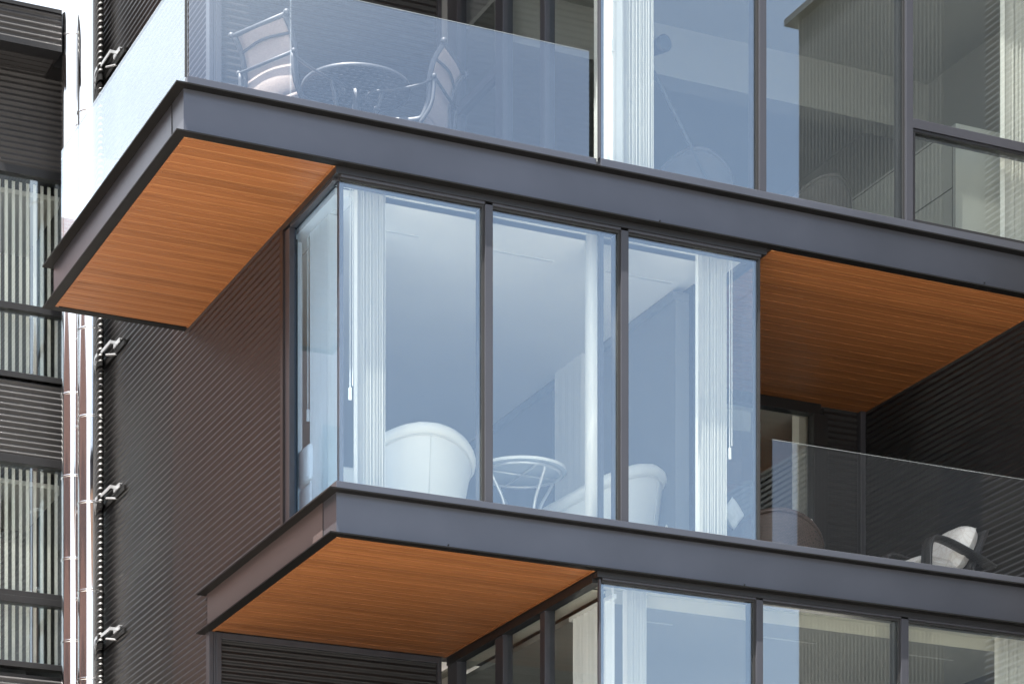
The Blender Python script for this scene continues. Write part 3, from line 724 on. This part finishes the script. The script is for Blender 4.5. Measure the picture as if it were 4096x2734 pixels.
def blind_side(X, y0, y1, z0, z1, n, label, cord=None):
    e = empty('vertical_blind', (X, (y0 + y1) / 2, z0))
    tag(e, label, 'blind', 'vertical blinds inside the windows')
    v = MB()
    for i in range(n):
        y = y0 + (y1 - y0) * (i + 0.5) / n
        v.grid(lambda u, w: (X + (u - 0.5) * 0.088, y + 0.004 * math.cos(math.pi * (u - 0.5)) + 0.006 * math.sin(i * 1.9) * (u - 0.5), z0 + (z1 - z0) * w), 3, 2)
    v.build('vanes', M['vane'], e, solid=0.0018)
    MB().box(X - 0.02, X + 0.02, y0 - 0.05, y1 + 0.1, z1 + 0.002, z1 + 0.04).build('head_rail', M['white'], e)
    if cord:
        MB().tube([(X - 0.03, cord[0], cord[1]), (X - 0.03, cord[0], z1)], 0.004, 6).build('pull_cord', M['white'], e)
        MB().box(X - 0.04, X - 0.02, cord[0] - 0.012, cord[0] + 0.012, cord[1] - 0.1, cord[1]).build('cord_weight', M['white'], e)
    return e
XB = 8.07
blind_side(XB, XB / kx(1335), XB / kx(1257), mz + 0.02, 9.37, 13, 'white stacked vertical blind behind the narrow side pane', cord=(XB / kx(1245), onX(1245, 1640, XB).z))
XB2 = 11.40
blind_side(XB2, XB2 / kx(2344), XB2 / kx(2232), mz + 0.02, 9.42, 14, 'pale stacked blind deep in the middle room behind the glass table')
XB3 = 10.46
blind_side(XB3, 20.72, 21.02, uz + 0.02, 12.4, 9, 'cream blind behind the side glass of the upper balcony')
blind_side(XB3, 20.75, 21.45, lz + 0.02, 6.33, 10, 'cream blind behind the side glass of the lower floor')

# ------------------------------------------------------------------ rear building
YR = 28.0
rb = empty('rear_building', (5.0, YR, GROUND))
tag(rb, 'black corrugated building wing at the far left with tall windows and pale blinds', 'building')
XR0, XR1 = 6.62, 7.80
def zr(y, Y=YR, x=100): 
    return onY(x, y, Y).z
pY = 27.35
kxe = 7.44
zt, zf, zs0, zs1 = onY(46, 0, pY).z, onY(0, 5, pY).z, onY(0, 138, pY).z, onY(0, 160, pY).z
w = MB(); corrugated(w, 'y', pY + 0.02, XR0, kxe, zs0 - 0.01, zf)
w.build('corrugated_wall', M['siding_sun'], rb, smooth=True)
MB().box(XR0 - 0.1, XR0, YR - 0.01, YR + 2.0, GROUND, zt).build('end_wall', M['trim'], rb)
MB().box(XR0, kxe, pY - 0.005, pY + 0.6, zf - 0.001, zt).box(XR0, kxe, pY - 0.005, pY + 0.2, zs1, zs0).box(XR0, kxe, pY + 0.035, YR + 0.5, zs1 + 0.06, zf - 0.002).box(kxe, kxe + 0.003, pY - 0.004, YR, zs1, zt).build('parapet', M['trim'], rb)
so = MB()
yy = pY + 0.2
while yy < YR: 
    so.box(XR0, kxe, yy, yy + 0.085, zs1 + 0.045, zs1 + 0.058); yy += 0.10
so.build('soffit', M['siding_sun'], rb)
# wall sections with windows (Y = 28)
wins = [(10.846, 12.205), (10.13, 10.78), (7.847, 9.177), (7.107, 7.72)]
for (z0, z1) in ((12.29, zs1 + 0.05), (9.26, 10.03), (GROUND, 6.94)):
    w = MB(); corrugated(w, 'y', YR, XR0, XR1, z0, z1); w.build('corrugated_wall', M['siding_sun'], rb, smooth=True)
MB().box(kxe + 0.004, XL - 0.001, YR - 0.3, YR + 0.3, zs1, zt - 0.01).build('wall_core', M['trim'], rb)
MB().box(XR0, XR1, YR + 0.02, YR + 2.0, 12.25, zs1 + 0.2).build('wall_core', M['trim'], rb)
MB().box(XR0, XR1, YR + 0.02, YR + 0.25, GROUND, 6.98).build('wall_core', M['trim'], rb)
MB().box(XR0, XR1, YR + 0.02, YR + 0.25, 9.24, 10.05).build('wall_core', M['trim'], rb)
XW = 7.625
for (z0, z1) in wins:
    f = MB()
    f.box(XR0, XR1, YR - 0.02, YR + 0.12, z1, z1 + (0.085 if z1 - z0 > 1 else 0.07)).box(XW, XR1 - 0.001, YR - 0.019, YR + 0.12, z0, z1)
    f.box(XR0, XW, YR - 0.018, YR + 0.12, z0 - 0.06, z0)
    o = f.build('window', M['trim'], rb, bevel=0.003)
    MB().box(XR0, XW, YR + 0.03, YR + 0.04, z0, z1).build('pane', M['glass'], o)
MB().box(XR0, XR1, YR + 1.9, YR + 2.0, 6.9, 12.4).box(XR0, XR1, YR + 0.3, YR + 2, 6.9, 6.95).box(XW + 0.1, XR1, YR + 0.13, YR + 2, 6.9, 12.3).box(XR0, XR1, YR + 0.26, YR + 2, 9.2, 9.9).build('room_wall', M['darkroom'], rb)
MB().box(XR0, XW + 0.09, YR + 0.30, YR + 1.9, 12.12, 12.17).box(XR0, XW + 0.09, YR + 0.30, YR + 1.9, 9.05, 9.1).build('room_ceiling', M['plaster'], rb)
for fi, (z0, z1, word) in enumerate(((10.12, 12.19, 'upper'), (7.10, 9.17, 'lower'))):
    e = empty('vertical_blind', (6.9, YR + 0.15, z0)); tag(e, word + ' row of pale open blind slats in the black building at the left edge', 'blind', 'vertical blinds inside the windows')
    v = MB(); x = 6.68; i = 0
    while x < 7.6:
        a = 0.25 + 0.08 * math.sin(i * 2.1)
        dx, dy = 0.019 * math.cos(a), 0.019 * math.sin(a)
        v.quad((x - dx, YR + 0.15 - dy, z0), (x + dx, YR + 0.15 + dy, z0), (x + dx, YR + 0.15 + dy, z1), (x - dx, YR + 0.15 - dy, z1))
        x += 0.0765; i += 1
    v.build('vanes', M['vane'], e, solid=0.002)

# ------------------------------------------------------------------ stainless flues
def flue(cx, cy, label, clamps, r=0.133):
    e = empty('flue_pipe', (cx, cy, GROUND)); tag(e, label, 'pipe', 'polished steel flue pipes beside the corrugated wall')
    MB().tube([(cx, cy, GROUND + i * 1.0) for i in range(19)], r, 48).build('pipe', M['chrome'], e, smooth=True)
    for z in clamps:
        c = MB()
        c.grid(lambda u, v: (cx + math.cos(2 * math.pi * u) * (r + (0.0, 0.009, 0.004, 0.009, 0.0)[int(round(v * 4))]), cy + math.sin(2 * math.pi * u) * (r + (0.0, 0.009, 0.004, 0.009, 0.0)[int(round(v * 4))]), z + 0.025 * (v - 0.5)), 48, 4, True)
        k = c.build('clamp', M['chrome'], e, smooth=True)
        a = math.radians(215)
        p = Vector((cx + math.cos(a) * (r + 0.015), cy + math.sin(a) * (r + 0.015), z))
    return e
f1 = flue(7.59, 27.40, 'polished steel flue pipe on the left, reflecting brown', [zz for zz in (13.45, 12.2, 11.0, 9.75, 8.9, 8.05, 7.2)])
f2 = flue(7.672, 27.08, 'polished steel flue pipe on the right, next to the corrugated wall', [12.55, 10.33, 9.43, 8.55, 7.65, 6.75])
bz = [14.45, 13.00, 11.54, 10.07, 8.61, 7.18, 5.75]
for z in bz:
    b = empty('pipe_bracket', (XL, 26.65, z)); 
    lb = {14.45: 'silver wall bracket holding the flues above the frame', 13.00: 'silver wall bracket at the top, just above the balcony glass', 11.54: 'silver wall bracket behind the balcony glass', 10.07: 'silver wall bracket just below the rear corner of the wood soffit', 8.61: 'silver wall bracket halfway down the flues', 7.18: 'silver wall bracket near the bottom left, beside the lowest visible flue joint', 5.75: 'silver wall bracket below the frame'}[z]
    tag(b, lb, 'bracket', 'brackets fixing the flue pipes to the wall')
    pl = MB().box(XL - 0.04, XL - 0.03, 26.50, 26.70, z - 0.022, z + 0.022).box(XL - 0.03, XL - 0.006, 26.50, 26.70, z + 0.014, z + 0.022)
    pl.build('wall_plate', M['galv'], b)
    MB().box(XL - 0.10, XL - 0.04, 26.58, 26.59, z - 0.016, z + 0.014).box(XL - 0.11, XL - 0.10, 26.58, 26.92, z - 0.016, z + 0.016).build('arm', M['galv'], b)
    MB().tube([(XL - 0.07, 26.85, z - 0.04), (XL - 0.02, 26.66, z - 0.09)], 0.011, 8).build('strut', M['galv'], b)
    MB().box(XL - 0.03, XL - 0.008, 26.35, 27.2, z - 0.09, z - 0.04).build('backing_rail', M['flange'], b)

# ------------------------------------------------------------------ upholstered tub chairs
def tub_chair(name, loc, rz, label, mat, R0=0.36, hb=0.80, ha=0.52, span=250, roll=0.055, group=None, cat='armchair', seat=True, taper=0.93, foot=True):
    """local: chair faces +x; back at -x"""
    e = empty(name, loc, rz); tag(e, label, cat, group)
    half = math.radians(span / 2)
    def top(a):   # a measured from the back (-x); 0 centre of back
        t = min(1, abs(a) / half)
        return ha + (hb - ha) * (0.5 + 0.5 * math.cos(math.pi * min(1, t * 1.08)))
    def ring(a, rr): return Vector((-math.cos(a) * rr, math.sin(a) * rr * 1.08, 0))
    sh = MB()
    prof = [(0.0, 0.06), (0.0, 0.30), (0.02, 0.6), (0.045, 0.93), (0.045, 1.0), (-0.02, 1.0), (-0.06, 0.85), (-0.09, 0.45), (-0.09, 0.06)]
    n = 40
    def fn(u, v):
        a = -half + 2 * half * u
        d, hh = P(prof, v); p = ring(a, R0 * (taper + (1 - taper) * hh) + d); p.z = top(a) * hh; return p
    sh.grid(fn, n, len(prof) - 1)
    for s_ in (0, 1):
        b = len(sh.v)
        for v in range(len(prof)): sh.v.append(Vector(fn(s_, v / (len(prof) - 1))))
        f_ = [b + i for i in range(len(prof))]
        sh.f.append(f_ if s_ else f_[::-1])
    sh.build('shell', mat, e, smooth=True, local=True)
    rl = MB().tube([ring(-half + 2 * half * i / n, R0 + 0.035) + Vector((0, 0, top(-half + 2 * half * i / n) + 0.005)) for i in range(n + 1)], [roll * (1.0 + 0.03 * math.sin(i * 2.4)) for i in range(n + 1)], 12)
    rl.build('roll_edge', mat, e, smooth=True, local=True)
    if mat is M['leather']:
        MB().tube([ring(-half + 2 * half * i / n, R0 + 0.052) + Vector((0, 0, top(-half + 2 * half * i / n) - 0.052)) for i in range(n + 1)], 0.006, 6).tube([(-R0 * taper - 0.003, 0, 0.06), (-R0 - 0.012, 0, hb * 0.6), (-R0 - 0.047, 0, hb * 0.93)], 0.004, 6).build('seam', M['seam'], e, smooth=True, local=True)
    if seat:
        st = MB()
        def sf(u, v):
            a = 2 * math.pi * u
            rr, z = P([(0.0, 0.46), (0.20, 0.46), (0.27, 0.44), (0.29, 0.38), (0.28, 0.30), (0.0, 0.28)], v)
            return (math.cos(a) * rr + 0.05, math.sin(a) * rr, z)
        st.grid(sf, 28, 5, True)
        st.build('seat_cushion', mat, e, smooth=True, local=True)
    if foot:
        ft = MB()
        for s_ in (-1, 1):
            for t_ in (-1, 1): ft.tube([(0.2 * s_, 0.2 * t_, 0), (0.2 * s_, 0.2 * t_, 0.08)], 0.02, 8)
        ft.build('feet', M['black'], e, local=True)
    return e
camdir = math.atan2(1, 0.41)
# big white armchair, back to the window
p = onY(1695, 1760, 21.25)
tub_chair('armchair', (p.x, 21.42, mz), R(90 - 6), 'round white leather armchair behind the first pane, its back to the glass', M['leather'], R0=0.395, hb=0.775, ha=0.56, span=250, roll=0.052, group='white leather tub armchairs')
p = onY(2440, 1900, 21.9)
tub_chair('armchair', (p.x - 0.07, 21.95, mz), R(132), 'white leather armchair behind the column, its arm sloping down towards the table', M['leather'], R0=0.51, hb=0.88, ha=0.50, span=270, roll=0.058, group='white leather tub armchairs')
# grey lounge chairs upstairs
p = onY(2790, 600, 21.75)
tub_chair('lounge_chair', (p.x - 0.05, 21.75, uz), R(70), 'grey upholstered lounge chair under the telescope leg', M['greyfab'], R0=0.30, hb=0.80, ha=0.56, span=230, roll=0.02, group='grey lounge chairs upstairs')
p = onY(3250, 640, 21.85)
tub_chair('lounge_chair', (p.x, 21.85, uz), R(100), 'grey upholstered lounge chair seen behind the dark reflection', M['greyfab'], R0=0.30, hb=0.86, ha=0.56, span=230, roll=0.02, group='grey lounge chairs upstairs')

# round glass table inside
def round_table(loc, r, h):
    e = empty('side_table', loc); tag(e, 'round table with pale top, metal ring and curved legs behind the middle pane', 'table')
    tp = MB().lathe([(0.0, h - 0.012), (r - 0.01, h - 0.012), (r, h - 0.006), (r, h + 0.004), (r - 0.01, h + 0.01), (0, h + 0.01)], (0, 0, 0), 56)
    tp.build('table_top', M['pale_top'], e, smooth=True, local=True)
    ed = MB().grid(lambda u, v: (math.cos(2 * math.pi * u) * (r + 0.002), math.sin(2 * math.pi * u) * (r + 0.002), h - 0.014 + 0.026 * v), 56, 1, True)
    ed.build('rim', M['white'], e, smooth=True, local=True)
    rg = MB().tube([(math.cos(2 * math.pi * i / 48) * (r - 0.05), math.sin(2 * math.pi * i / 48) * (r - 0.05), h - 0.032) for i in range(48)], 0.014, 8, closed=True)
    rg.tube([(-(r - 0.05), 0, h - 0.032), (r - 0.05, 0, h - 0.032)], 0.010, 8).tube([(0, -(r - 0.05), h - 0.032), (0, r - 0.05, h - 0.032)], 0.010, 8)
    rg.build('ring', M['alu'], e, smooth=True, local=True)
    for k in range(4):
        a = math.radians(90 * k + 12)
        pr = [(r - 0.05, h - 0.045), (r - 0.10, h - 0.13), (r - 0.19, h - 0.28), (r - 0.215, h - 0.42), (r - 0.16, h - 0.60), (r - 0.08, 0.0)]
        pts = smooth_path([(math.cos(a) * q[0], math.sin(a) * q[0], q[1]) for q in pr], 5)
        MB().tube(pts, 0.015, 8).build('leg', M['alu'], e, smooth=True, local=True)
p = onZ(2086, 1884, mz + 0.75)
round_table((p.x, p.y, mz), 0.395, 0.75)

# pillows / sofas
def pillow(loc, rot, s, label, parent=None, name='pillow', mat=None, th=None, puff=1.0):
    th = th or s[0] * 0.42
    mb = MB()
    def fn(sign):
        def f(u, v):
            x, y = (u - 0.5) * 2, (v - 0.5) * 2
            cc = 0.30 if parent is not None else 0.06
            x, y = x * math.sqrt(1 - cc * y * y), y * math.sqrt(1 - cc * x * x)
            x0_, y0_ = (u - 0.5) * 2, (v - 0.5) * 2
            k = max(0, (1 - x0_ ** 4)) ** 0.5 * max(0, (1 - y0_ ** 4)) ** 0.5
            pin = 1 - 0.10 * (x * x * y * y)
            pinch = 1 - 0.07 * (1 - abs(x) * abs(y))
            wr = 0.012 * noise.noise(Vector((x * 3, y * 3, loc[0] * 5 + sign)))
            return (x * s[0] / 2 * (0.93 + 0.07 * abs(y) ** 2), y * s[1] / 2 * (0.93 + 0.07 * abs(x) ** 2), sign * (k * th / 2) + wr * k)
        return f
    mb.grid(fn(1), 14, 14); mb.grid(fn(-1), 14, 14)
    o = mb.build(name, mat or M['cushion'], parent, smooth=True, local=True)
    o.location = loc; o.rotation_euler = rot
    if parent is None: tag(o, label, 'pillow')
    return o
q = onY(2925, 2040, 22.0)
def sofa(loc, rz, L, label):
    e = empty('sofa', loc, rz); tag(e, label, 'sofa')
    MB().box(-L / 2, L / 2, -0.35, 0.40, 0.08, 0.40).build('seat', M['white'], e, bevel=0.04, local=True)
    MB().box(-L / 2, L / 2, 0.28, 0.42, 0.40, 0.72).build('backrest', M['white'], e, bevel=0.04, local=True)
    MB().box(-L / 2, -L / 2 + 0.14, -0.35, 0.27, 0.40, 0.56).box(L / 2 - 0.14, L / 2, -0.35, 0.27, 0.40, 0.56).build('armrest', M['white'], e, bevel=0.04, local=True)
    return e
p = onX(1385, 1835, 8.45)
MBs = sofa((8.42, 22.3, mz), R(90), 1.5, 'low white sofa against the left wall behind the corner blind')
c = onX(1230, 1895, 8.25)
pillow((8.22, 8.22 / kx(1232), onX(1232, 1895, 8.22).z), (R(75), R(42), R(60)), (0.26, 0.26), 'pale square pillow standing on its corner behind the narrow side pane', mat=M['leather'])
c = onY(2932, 2052, 21.3)
pillow((c.x, c.y, c.z), (R(88), R(43), R(20)), (0.22, 0.22), 'pale pillow standing on its corner right of the stacked blind', mat=M['leather'])
c = onY(2716, 2098, 21.7)
pillow((c.x, c.y, c.z - 0.05), (R(80), R(40), R(20)), (0.32, 0.32), 'pale pillow tip just above the sill beside the second armchair', mat=M['leather'])

# telescope on tripod
def telescope():
    a = onY(2590, 205, 21.35); b = onY(2660, 172, 21.10)
    hub = onY(2606, 262, 21.25)
    e = empty('telescope', (hub.x, hub.y, uz)); tag(e, 'dark spotting telescope on a thin tripod beside the stacked blind', 'telescope')
    d = (b - a).normalized()
    tb = MB().tube([a - d * 0.25, a - d * 0.05, a, b - d * 0.07, b - d * 0.065, b], [0.035, 0.04, 0.062, 0.066, 0.074, 0.074], 24)
    tb.build('scope_tube', M['black'], e, smooth=True)
    MB().tube([b + d * 0.001, b + d * 0.004], [0.062, 0.062], 24).build('lens', M['dwin'], e)
    MB().tube([hub, hub + Vector((0, 0, 0.10)), (a + b) / 2 - Vector((0.05, 0, 0.08))], 0.025, 10).build('mount_head', M['black'], e, smooth=True)
    foot = onY(2838, 735, 21.35)
    tt = onY(2612, 285, 21.22)
    ends = [foot + (foot - tt).normalized() * 0.12, hub + Vector((-0.35, 0.45, -1.15)), hub + Vector((-0.45, -0.2, -1.2))]
    for q in ends:
        L = q - tt
        seg = [0, 0.32, 0.33, 0.36, 0.58, 0.59, 0.62, 0.82, 0.83, 0.86, 1.0]
        rad = [0.020, 0.020, 0.026, 0.017, 0.017, 0.022, 0.014, 0.014, 0.019, 0.011, 0.011]
        MB().tube([tt + L * s_ for s_ in seg], rad, 10).build('leg', M['bronze'], e, smooth=True)
telescope()
# white cabinets upstairs
cbn = empty('cabinet', (14.1, 21.0, uz)); tag(cbn, 'tall pale cabinet with thin dark joints behind the opening sash', 'cabinet')
c0 = onZ(3823, 492, 11.2)
MB().box(c0.x, 14.88, c0.y, 22.9, uz, 11.2).build('body', M['cabinet'], cbn, bevel=0.004)
MB().box(c0.x - 0.003, c0.x + 0.01, c0.y + 0.05, 22.9, 11.165, 11.172).box(c0.x - 0.003, c0.x + 0.01, c0.y + 0.05, 22.6, 10.62, 10.63).box(c0.x - 0.003, c0.x + 0.01, c0.y + 0.05, c0.y + 0.056, uz, 11.165).build('door_joint', M['gasket'], cbn)

# ------------------------------------------------------------------ patio furniture on the upper balcony
dz = ZU + 0.06
def patio_chair(loc, rz, label, lean=0.10, scl=1.0):
    """faces +x, width along y"""
    e = empty('patio_chair', loc, rz); e.scale = (scl,) * 3
    tag(e, label, 'chair', 'patio chairs with sling fabric')
    W = 0.29
    bk = [(-0.19, 0.40), (-0.245, 0.55), (-0.25, 0.70), (-0.29, 0.86), (-0.37, 0.98)]     # x,z of back curve
    st = [(0.27, 0.385), (0.20, 0.41), (0.0, 0.385), (-0.12, 0.375), (-0.19, 0.40)]
    path = smooth_path([(q[0], 0, q[1]) for q in st[:-1] + bk], 5)
    def cloth(pts, w):
        m_ = MB(); N = len(pts) - 1
        m_.grid(lambda u, v: (pts[int(round(u * N))][0] - 0.012 * math.sin(math.pi * v), -w + 2 * w * v, pts[int(round(u * N))][2]), N, 8)
        return m_
    backp = [q for q in path if q[2] > 0.42 or q[0] < -0.2]
    seatp = [q for q in path if q not in backp]
    cloth(backp, W - 0.03).build('back_sling', M['sling'], e, smooth=True, solid=0.006, local=True)
    cloth(seatp + [backp[0]], W - 0.03).build('seat_sling', M['sling'], e, smooth=True, solid=0.006, local=True)
    fr = MB()
    for s_ in (-1, 1):
        fr.tube([(q[0], s_ * W, q[2]) for q in path], 0.019, 8, flat=1.3)
        # outer support parallel to the back
        fr.tube(smooth_path([(-0.16, s_ * (W + 0.015), 0.32), (-0.27, s_ * (W + 0.015), 0.48), (-0.30, s_ * (W + 0.015), 0.70)], 5), 0.017, 8)
        fr.sphere((-0.385, s_ * (W + 0.03), 0.995), 0.028, 10)
        fr.sphere((-0.30, s_ * (W + 0.03), 0.71), 0.022, 10)
    fr.tube([(-0.375, -W - 0.03, 0.99), (-0.375, W + 0.03, 0.99)], 0.020, 10)
    fr.tube([(-0.30, -W - 0.03, 0.705), (-0.30, W + 0.03, 0.705)], 0.014, 8)
    fr.tube([(-0.16, -W, 0.36), (-0.16, W, 0.36)], 0.015, 8)
    fr.tube([(0.27, -W, 0.38), (0.27, W, 0.38)], 0.015, 8)
    fr.tube(smooth_path([(-0.298, -W, 0.87), (-0.335, 0, 0.885), (-0.298, W, 0.87)], 6), 0.012, 8)
    fr.build('frame', M['bronze'], e, smooth=True, local=True)
    for s_ in (-1, 1):
        am = MB()
        am.tube(smooth_path([(-0.29, s_ * W * 1.05, 0.70), (-0.18, s_ * W * 1.08, 0.655), (0.05, s_ * W * 1.10, 0.635), (0.22, s_ * W * 1.12, 0.64), (0.29, s_ * W * 1.12, 0.615), (0.30, s_ * W * 1.12, 0.57), (0.265, s_ * W * 1.12, 0.55), (0.245, s_ * W * 1.12, 0.575)], 5), 0.015, 8, flat=0.7)
        am.build('armrest', M['bronze'], e, smooth=True, local=True)
        am = MB()
        am.tube(smooth_path([(0.15, s_ * W * 1.1, 0.63), (0.185, s_ * W * 1.1, 0.55), (0.22, s_ * W * 1.08, 0.46), (0.25, s_ * W, 0.38), (0.27, s_ * W, 0.2), (0.30, s_ * W, 0.0)], 5), [0.012] + [0.018] * 25, 8)
        am.tube([(0.205, s_ * W * 1.09, 0.505), (0.215, s_ * W * 1.085, 0.48)], 0.026, 10)
        am.build('front_leg', M['bronze'], e, smooth=True, local=True)
        MB().tube(smooth_path([(-0.16, s_ * W, 0.34), (-0.22, s_ * W, 0.2), (-0.33, s_ * W, 0.0)], 5), 0.017, 8).build('rear_leg', M['bronze'], e, smooth=True, local=True)
    return e
def place_chair(pa, pb, z, label):
    """pa, pb pixel ends of the top rail; chair's +y end at pa"""
    A, B = onZ(pa[0], pa[1], z), onZ(pb[0], pb[1], z)
    mid = (A + B) / 2; d = (A - B)
    ang = math.atan2(d.y, d.x) - math.pi / 2
    s = 1.0
    fwd = Vector((math.cos(ang), math.sin(ang), 0))
    loc = mid + fwd * 0.375
    return patio_chair((loc.x, loc.y, z - 0.99), ang, label, scl=s), d.length
c1, L1 = place_chair((941, 142), (1137, 58), dz + 0.99, 'patio chair with pale sling, seen from behind at the left of the round lattice table')
c2, L2 = place_chair((1775, 172), (1853, 296), dz + 0.99, 'patio chair with beige sling and scroll arms at the right of the round lattice table')
print('chair rail lengths', L1, L2)
def patio_table():
    c = onZ(1425, 352, dz + 0.72)
    e = empty('patio_table', (c.x, c.y, dz)); tag(e, 'round lattice metal patio table between two patio chairs', 'table')
    r = 0.455
    MB().grid(lambda u, v: (math.cos(2 * math.pi * u) * (r + (0, 0.012, 0.012, 0, -0.03)[int(round(v * 4))]), math.sin(2 * math.pi * u) * (r + (0, 0.012, 0.012, 0, -0.03)[int(round(v * 4))]), 0.72 + (-0.03, -0.03, 0.0, 0.005, 0.005)[int(round(v * 4))]), 64, 4, True).build('rim', M['bronze'], e, smooth=True, local=True)
    lt = MB(); w = 0.030; step = 0.062
    n = int(r / step) + 1
    for i in range(-n, n + 1):
        a = i * step
        if abs(a) < r - 0.01:
            L = math.sqrt(r * r - a * a)
            lt.box(-L, L, a - w / 2 * 1.25, a + w / 2 * 1.25, 0.700, 0.706)
            lt.box(a - w / 2 * 1.25, a + w / 2 * 1.25, -L, L, 0.7065, 0.7115)
    m = lt.build('lattice', M['iron'], e, local=True); 
    MB().tube(smooth_path([(0, 0, 0.70), (0, 0, 0.5), (0.0, 0, 0.2), (0, 0, 0.02)], 4), [0.04, 0.03, 0.03, 0.035, 0.04, 0.045, 0.05, 0.05, 0.05, 0.05, 0.06, 0.08, 0.2], 12).build('pedestal', M['bronze'], e, smooth=True, local=True)
patio_table()

# ------------------------------------------------------------------ wicker chairs on the right balcony
fz = ZL + 0.05
def wicker_tub():
    c = onZ(3165, 2100, fz + 0.62)
    e = tub_chair('wicker_chair', (12.80, 22.15, fz), R(75), 'dark brown round backed wicker chair beside the glass room', M['wicker'], R0=0.44, hb=0.74, ha=0.44, span=250, roll=0.024, group='wicker chairs on the right balcony', cat='chair', seat=False, taper=0.9)
    pillow((0.02, -0.02, 0.42), (0, 0, 0), (0.56, 0.56), None, parent=e, name='seat_cushion', th=0.14)
    pillow((-0.22, -0.10, 0.56), (0, R(66), R(-4)), (0.44, 0.62), None, parent=e, name='back_cushion', th=0.16)
    return e
wicker_tub()
def wicker_arm():
    # faces roughly -x, slightly towards the camera
    base = onZ(3790, 2255, fz + 0.45)
    e = empty('wicker_chair', (14.30, 21.60, fz), R(180 + 6)); tag(e, 'black wicker lounge chair with looped arms and pale patterned cushions', 'chair', 'wicker chairs on the right balcony')
    W = 0.33
    for s_ in (-1, 1):
        pts = smooth_path([(0.36, s_ * W, 0.0), (0.37, s_ * W, 0.30), (0.35, s_ * W, 0.48), (0.28, s_ * W, 0.535), (0.10, s_ * W, 0.52), (-0.22, s_ * W, 0.43), (-0.42, s_ * W, 0.36)], 6)
        am = MB()
        def band(u, v, pts=pts, s_=s_):
            N = len(pts) - 1; i = int(round(u * N)); p_ = pts[i]
            t_ = (pts[min(i + 1, N)] - pts[max(i - 1, 0)]).normalized(); nrm = Vector((t_.z, 0, -t_.x))
            ring = [(-0.05, -0.016), (0.05, -0.016), (0.058, 0), (0.05, 0.016), (-0.05, 0.016), (-0.058, 0), (-0.05, -0.016)]
            q_ = ring[int(round(v * 6))]
            return p_ + Vector((0, q_[0], 0)) + nrm * q_[1]
        am.grid(band, len(pts) - 1, 6)
        am.tube([q_ + Vector((0, -0.055, 0)) for q_ in pts], 0.017, 8).tube([q_ + Vector((0, 0.055, 0)) for q_ in pts], 0.017, 8)
        am.build('armrest', M['wicker2'], e, smooth=True, local=True)
        MB().tube([(-0.20, s_ * (W - 0.06), 0.0), (-0.245, s_ * (W - 0.06), 0.36), (-0.41, s_ * (W - 0.06), 0.72)], 0.018, 8).build('back_post', M['wicker2'], e, smooth=True, local=True)
    bk = MB().grid(lambda u, v: (-0.21 - 0.21 * u ** 1.2, (-W + 0.06) + 2 * (W - 0.06) * v, 0.33 + 0.40 * u), 8, 6)
    bk.build('backrest', M['wicker2'], e, smooth=True, solid=0.03, local=True)
    MB().box(-0.26, 0.34, -W + 0.05, W - 0.05, 0.22, 0.27).build('seat', M['wicker2'], e, bevel=0.01, local=True)
    pillow((0.08, 0, 0.345), (0, R(-3), 0), (0.60, 0.54), None, parent=e, name='seat_cushion', th=0.17)
    pillow((-0.17, 0.02, 0.54), (0, R(60), R(2)), (0.56, 0.58), None, parent=e, name='back_cushion', th=0.24)
wicker_arm()

# ------------------------------------------------------------------ surroundings seen only as reflections
ob = empty('opposite_building', (24.0, 6.0, GROUND)); tag(ob, 'tall dark building with upright ribs, mirrored in the right hand windows', 'building')
w = MB(); corrugated_v(w, 'x', 21.0, 5.7, 9.9, GROUND, 19.85, amp=0.022)
w.build('ribbed_wall', M['ribs'], ob, smooth=True)
MB().box(21.05, 40, 5.7, 18.0, GROUND, 19.85).build('wall_core', M['siding'], ob)
MB().box(20.85, 40.2, 5.5, 9.9, 19.85, 19.95).build('roof_edge', M['trim'], ob)
bb = empty('brick_building', (-12, 40, GROUND)); tag(bb, 'red brown brick building left of the frame, mirrored in the flues and side walls', 'building')
MB().box(-40, -9, 14.0, 45, GROUND, 17.0).build('wall', M['brick'], bb)
b2 = empty('brick_building', (-8, 44, GROUND)); tag(b2, 'brown brick building far behind on the left, mirrored in the brown side wall', 'building')
MB().box(-30, 5.6, 44.0, 60, GROUND, 18.6).build('wall', M['brick'], b2)
for zz in (2.0, 6.0, 10.0, 14.0):
    for k in range(6): MB().box(3.0 - k * 5, 4.2 - k * 5, 43.96, 44.02, zz, zz + 1.8).build('window', M['dwin'], b2)
for zz in (0.5, 3.6, 6.7, 9.8, 12.9):
    for k in range(9):
        MB().box(-9.04, -8.98, 16.0 + k * 3.0, 17.4 + k * 3.0, zz, zz + 1.6).build('window', M['dwin'], bb)
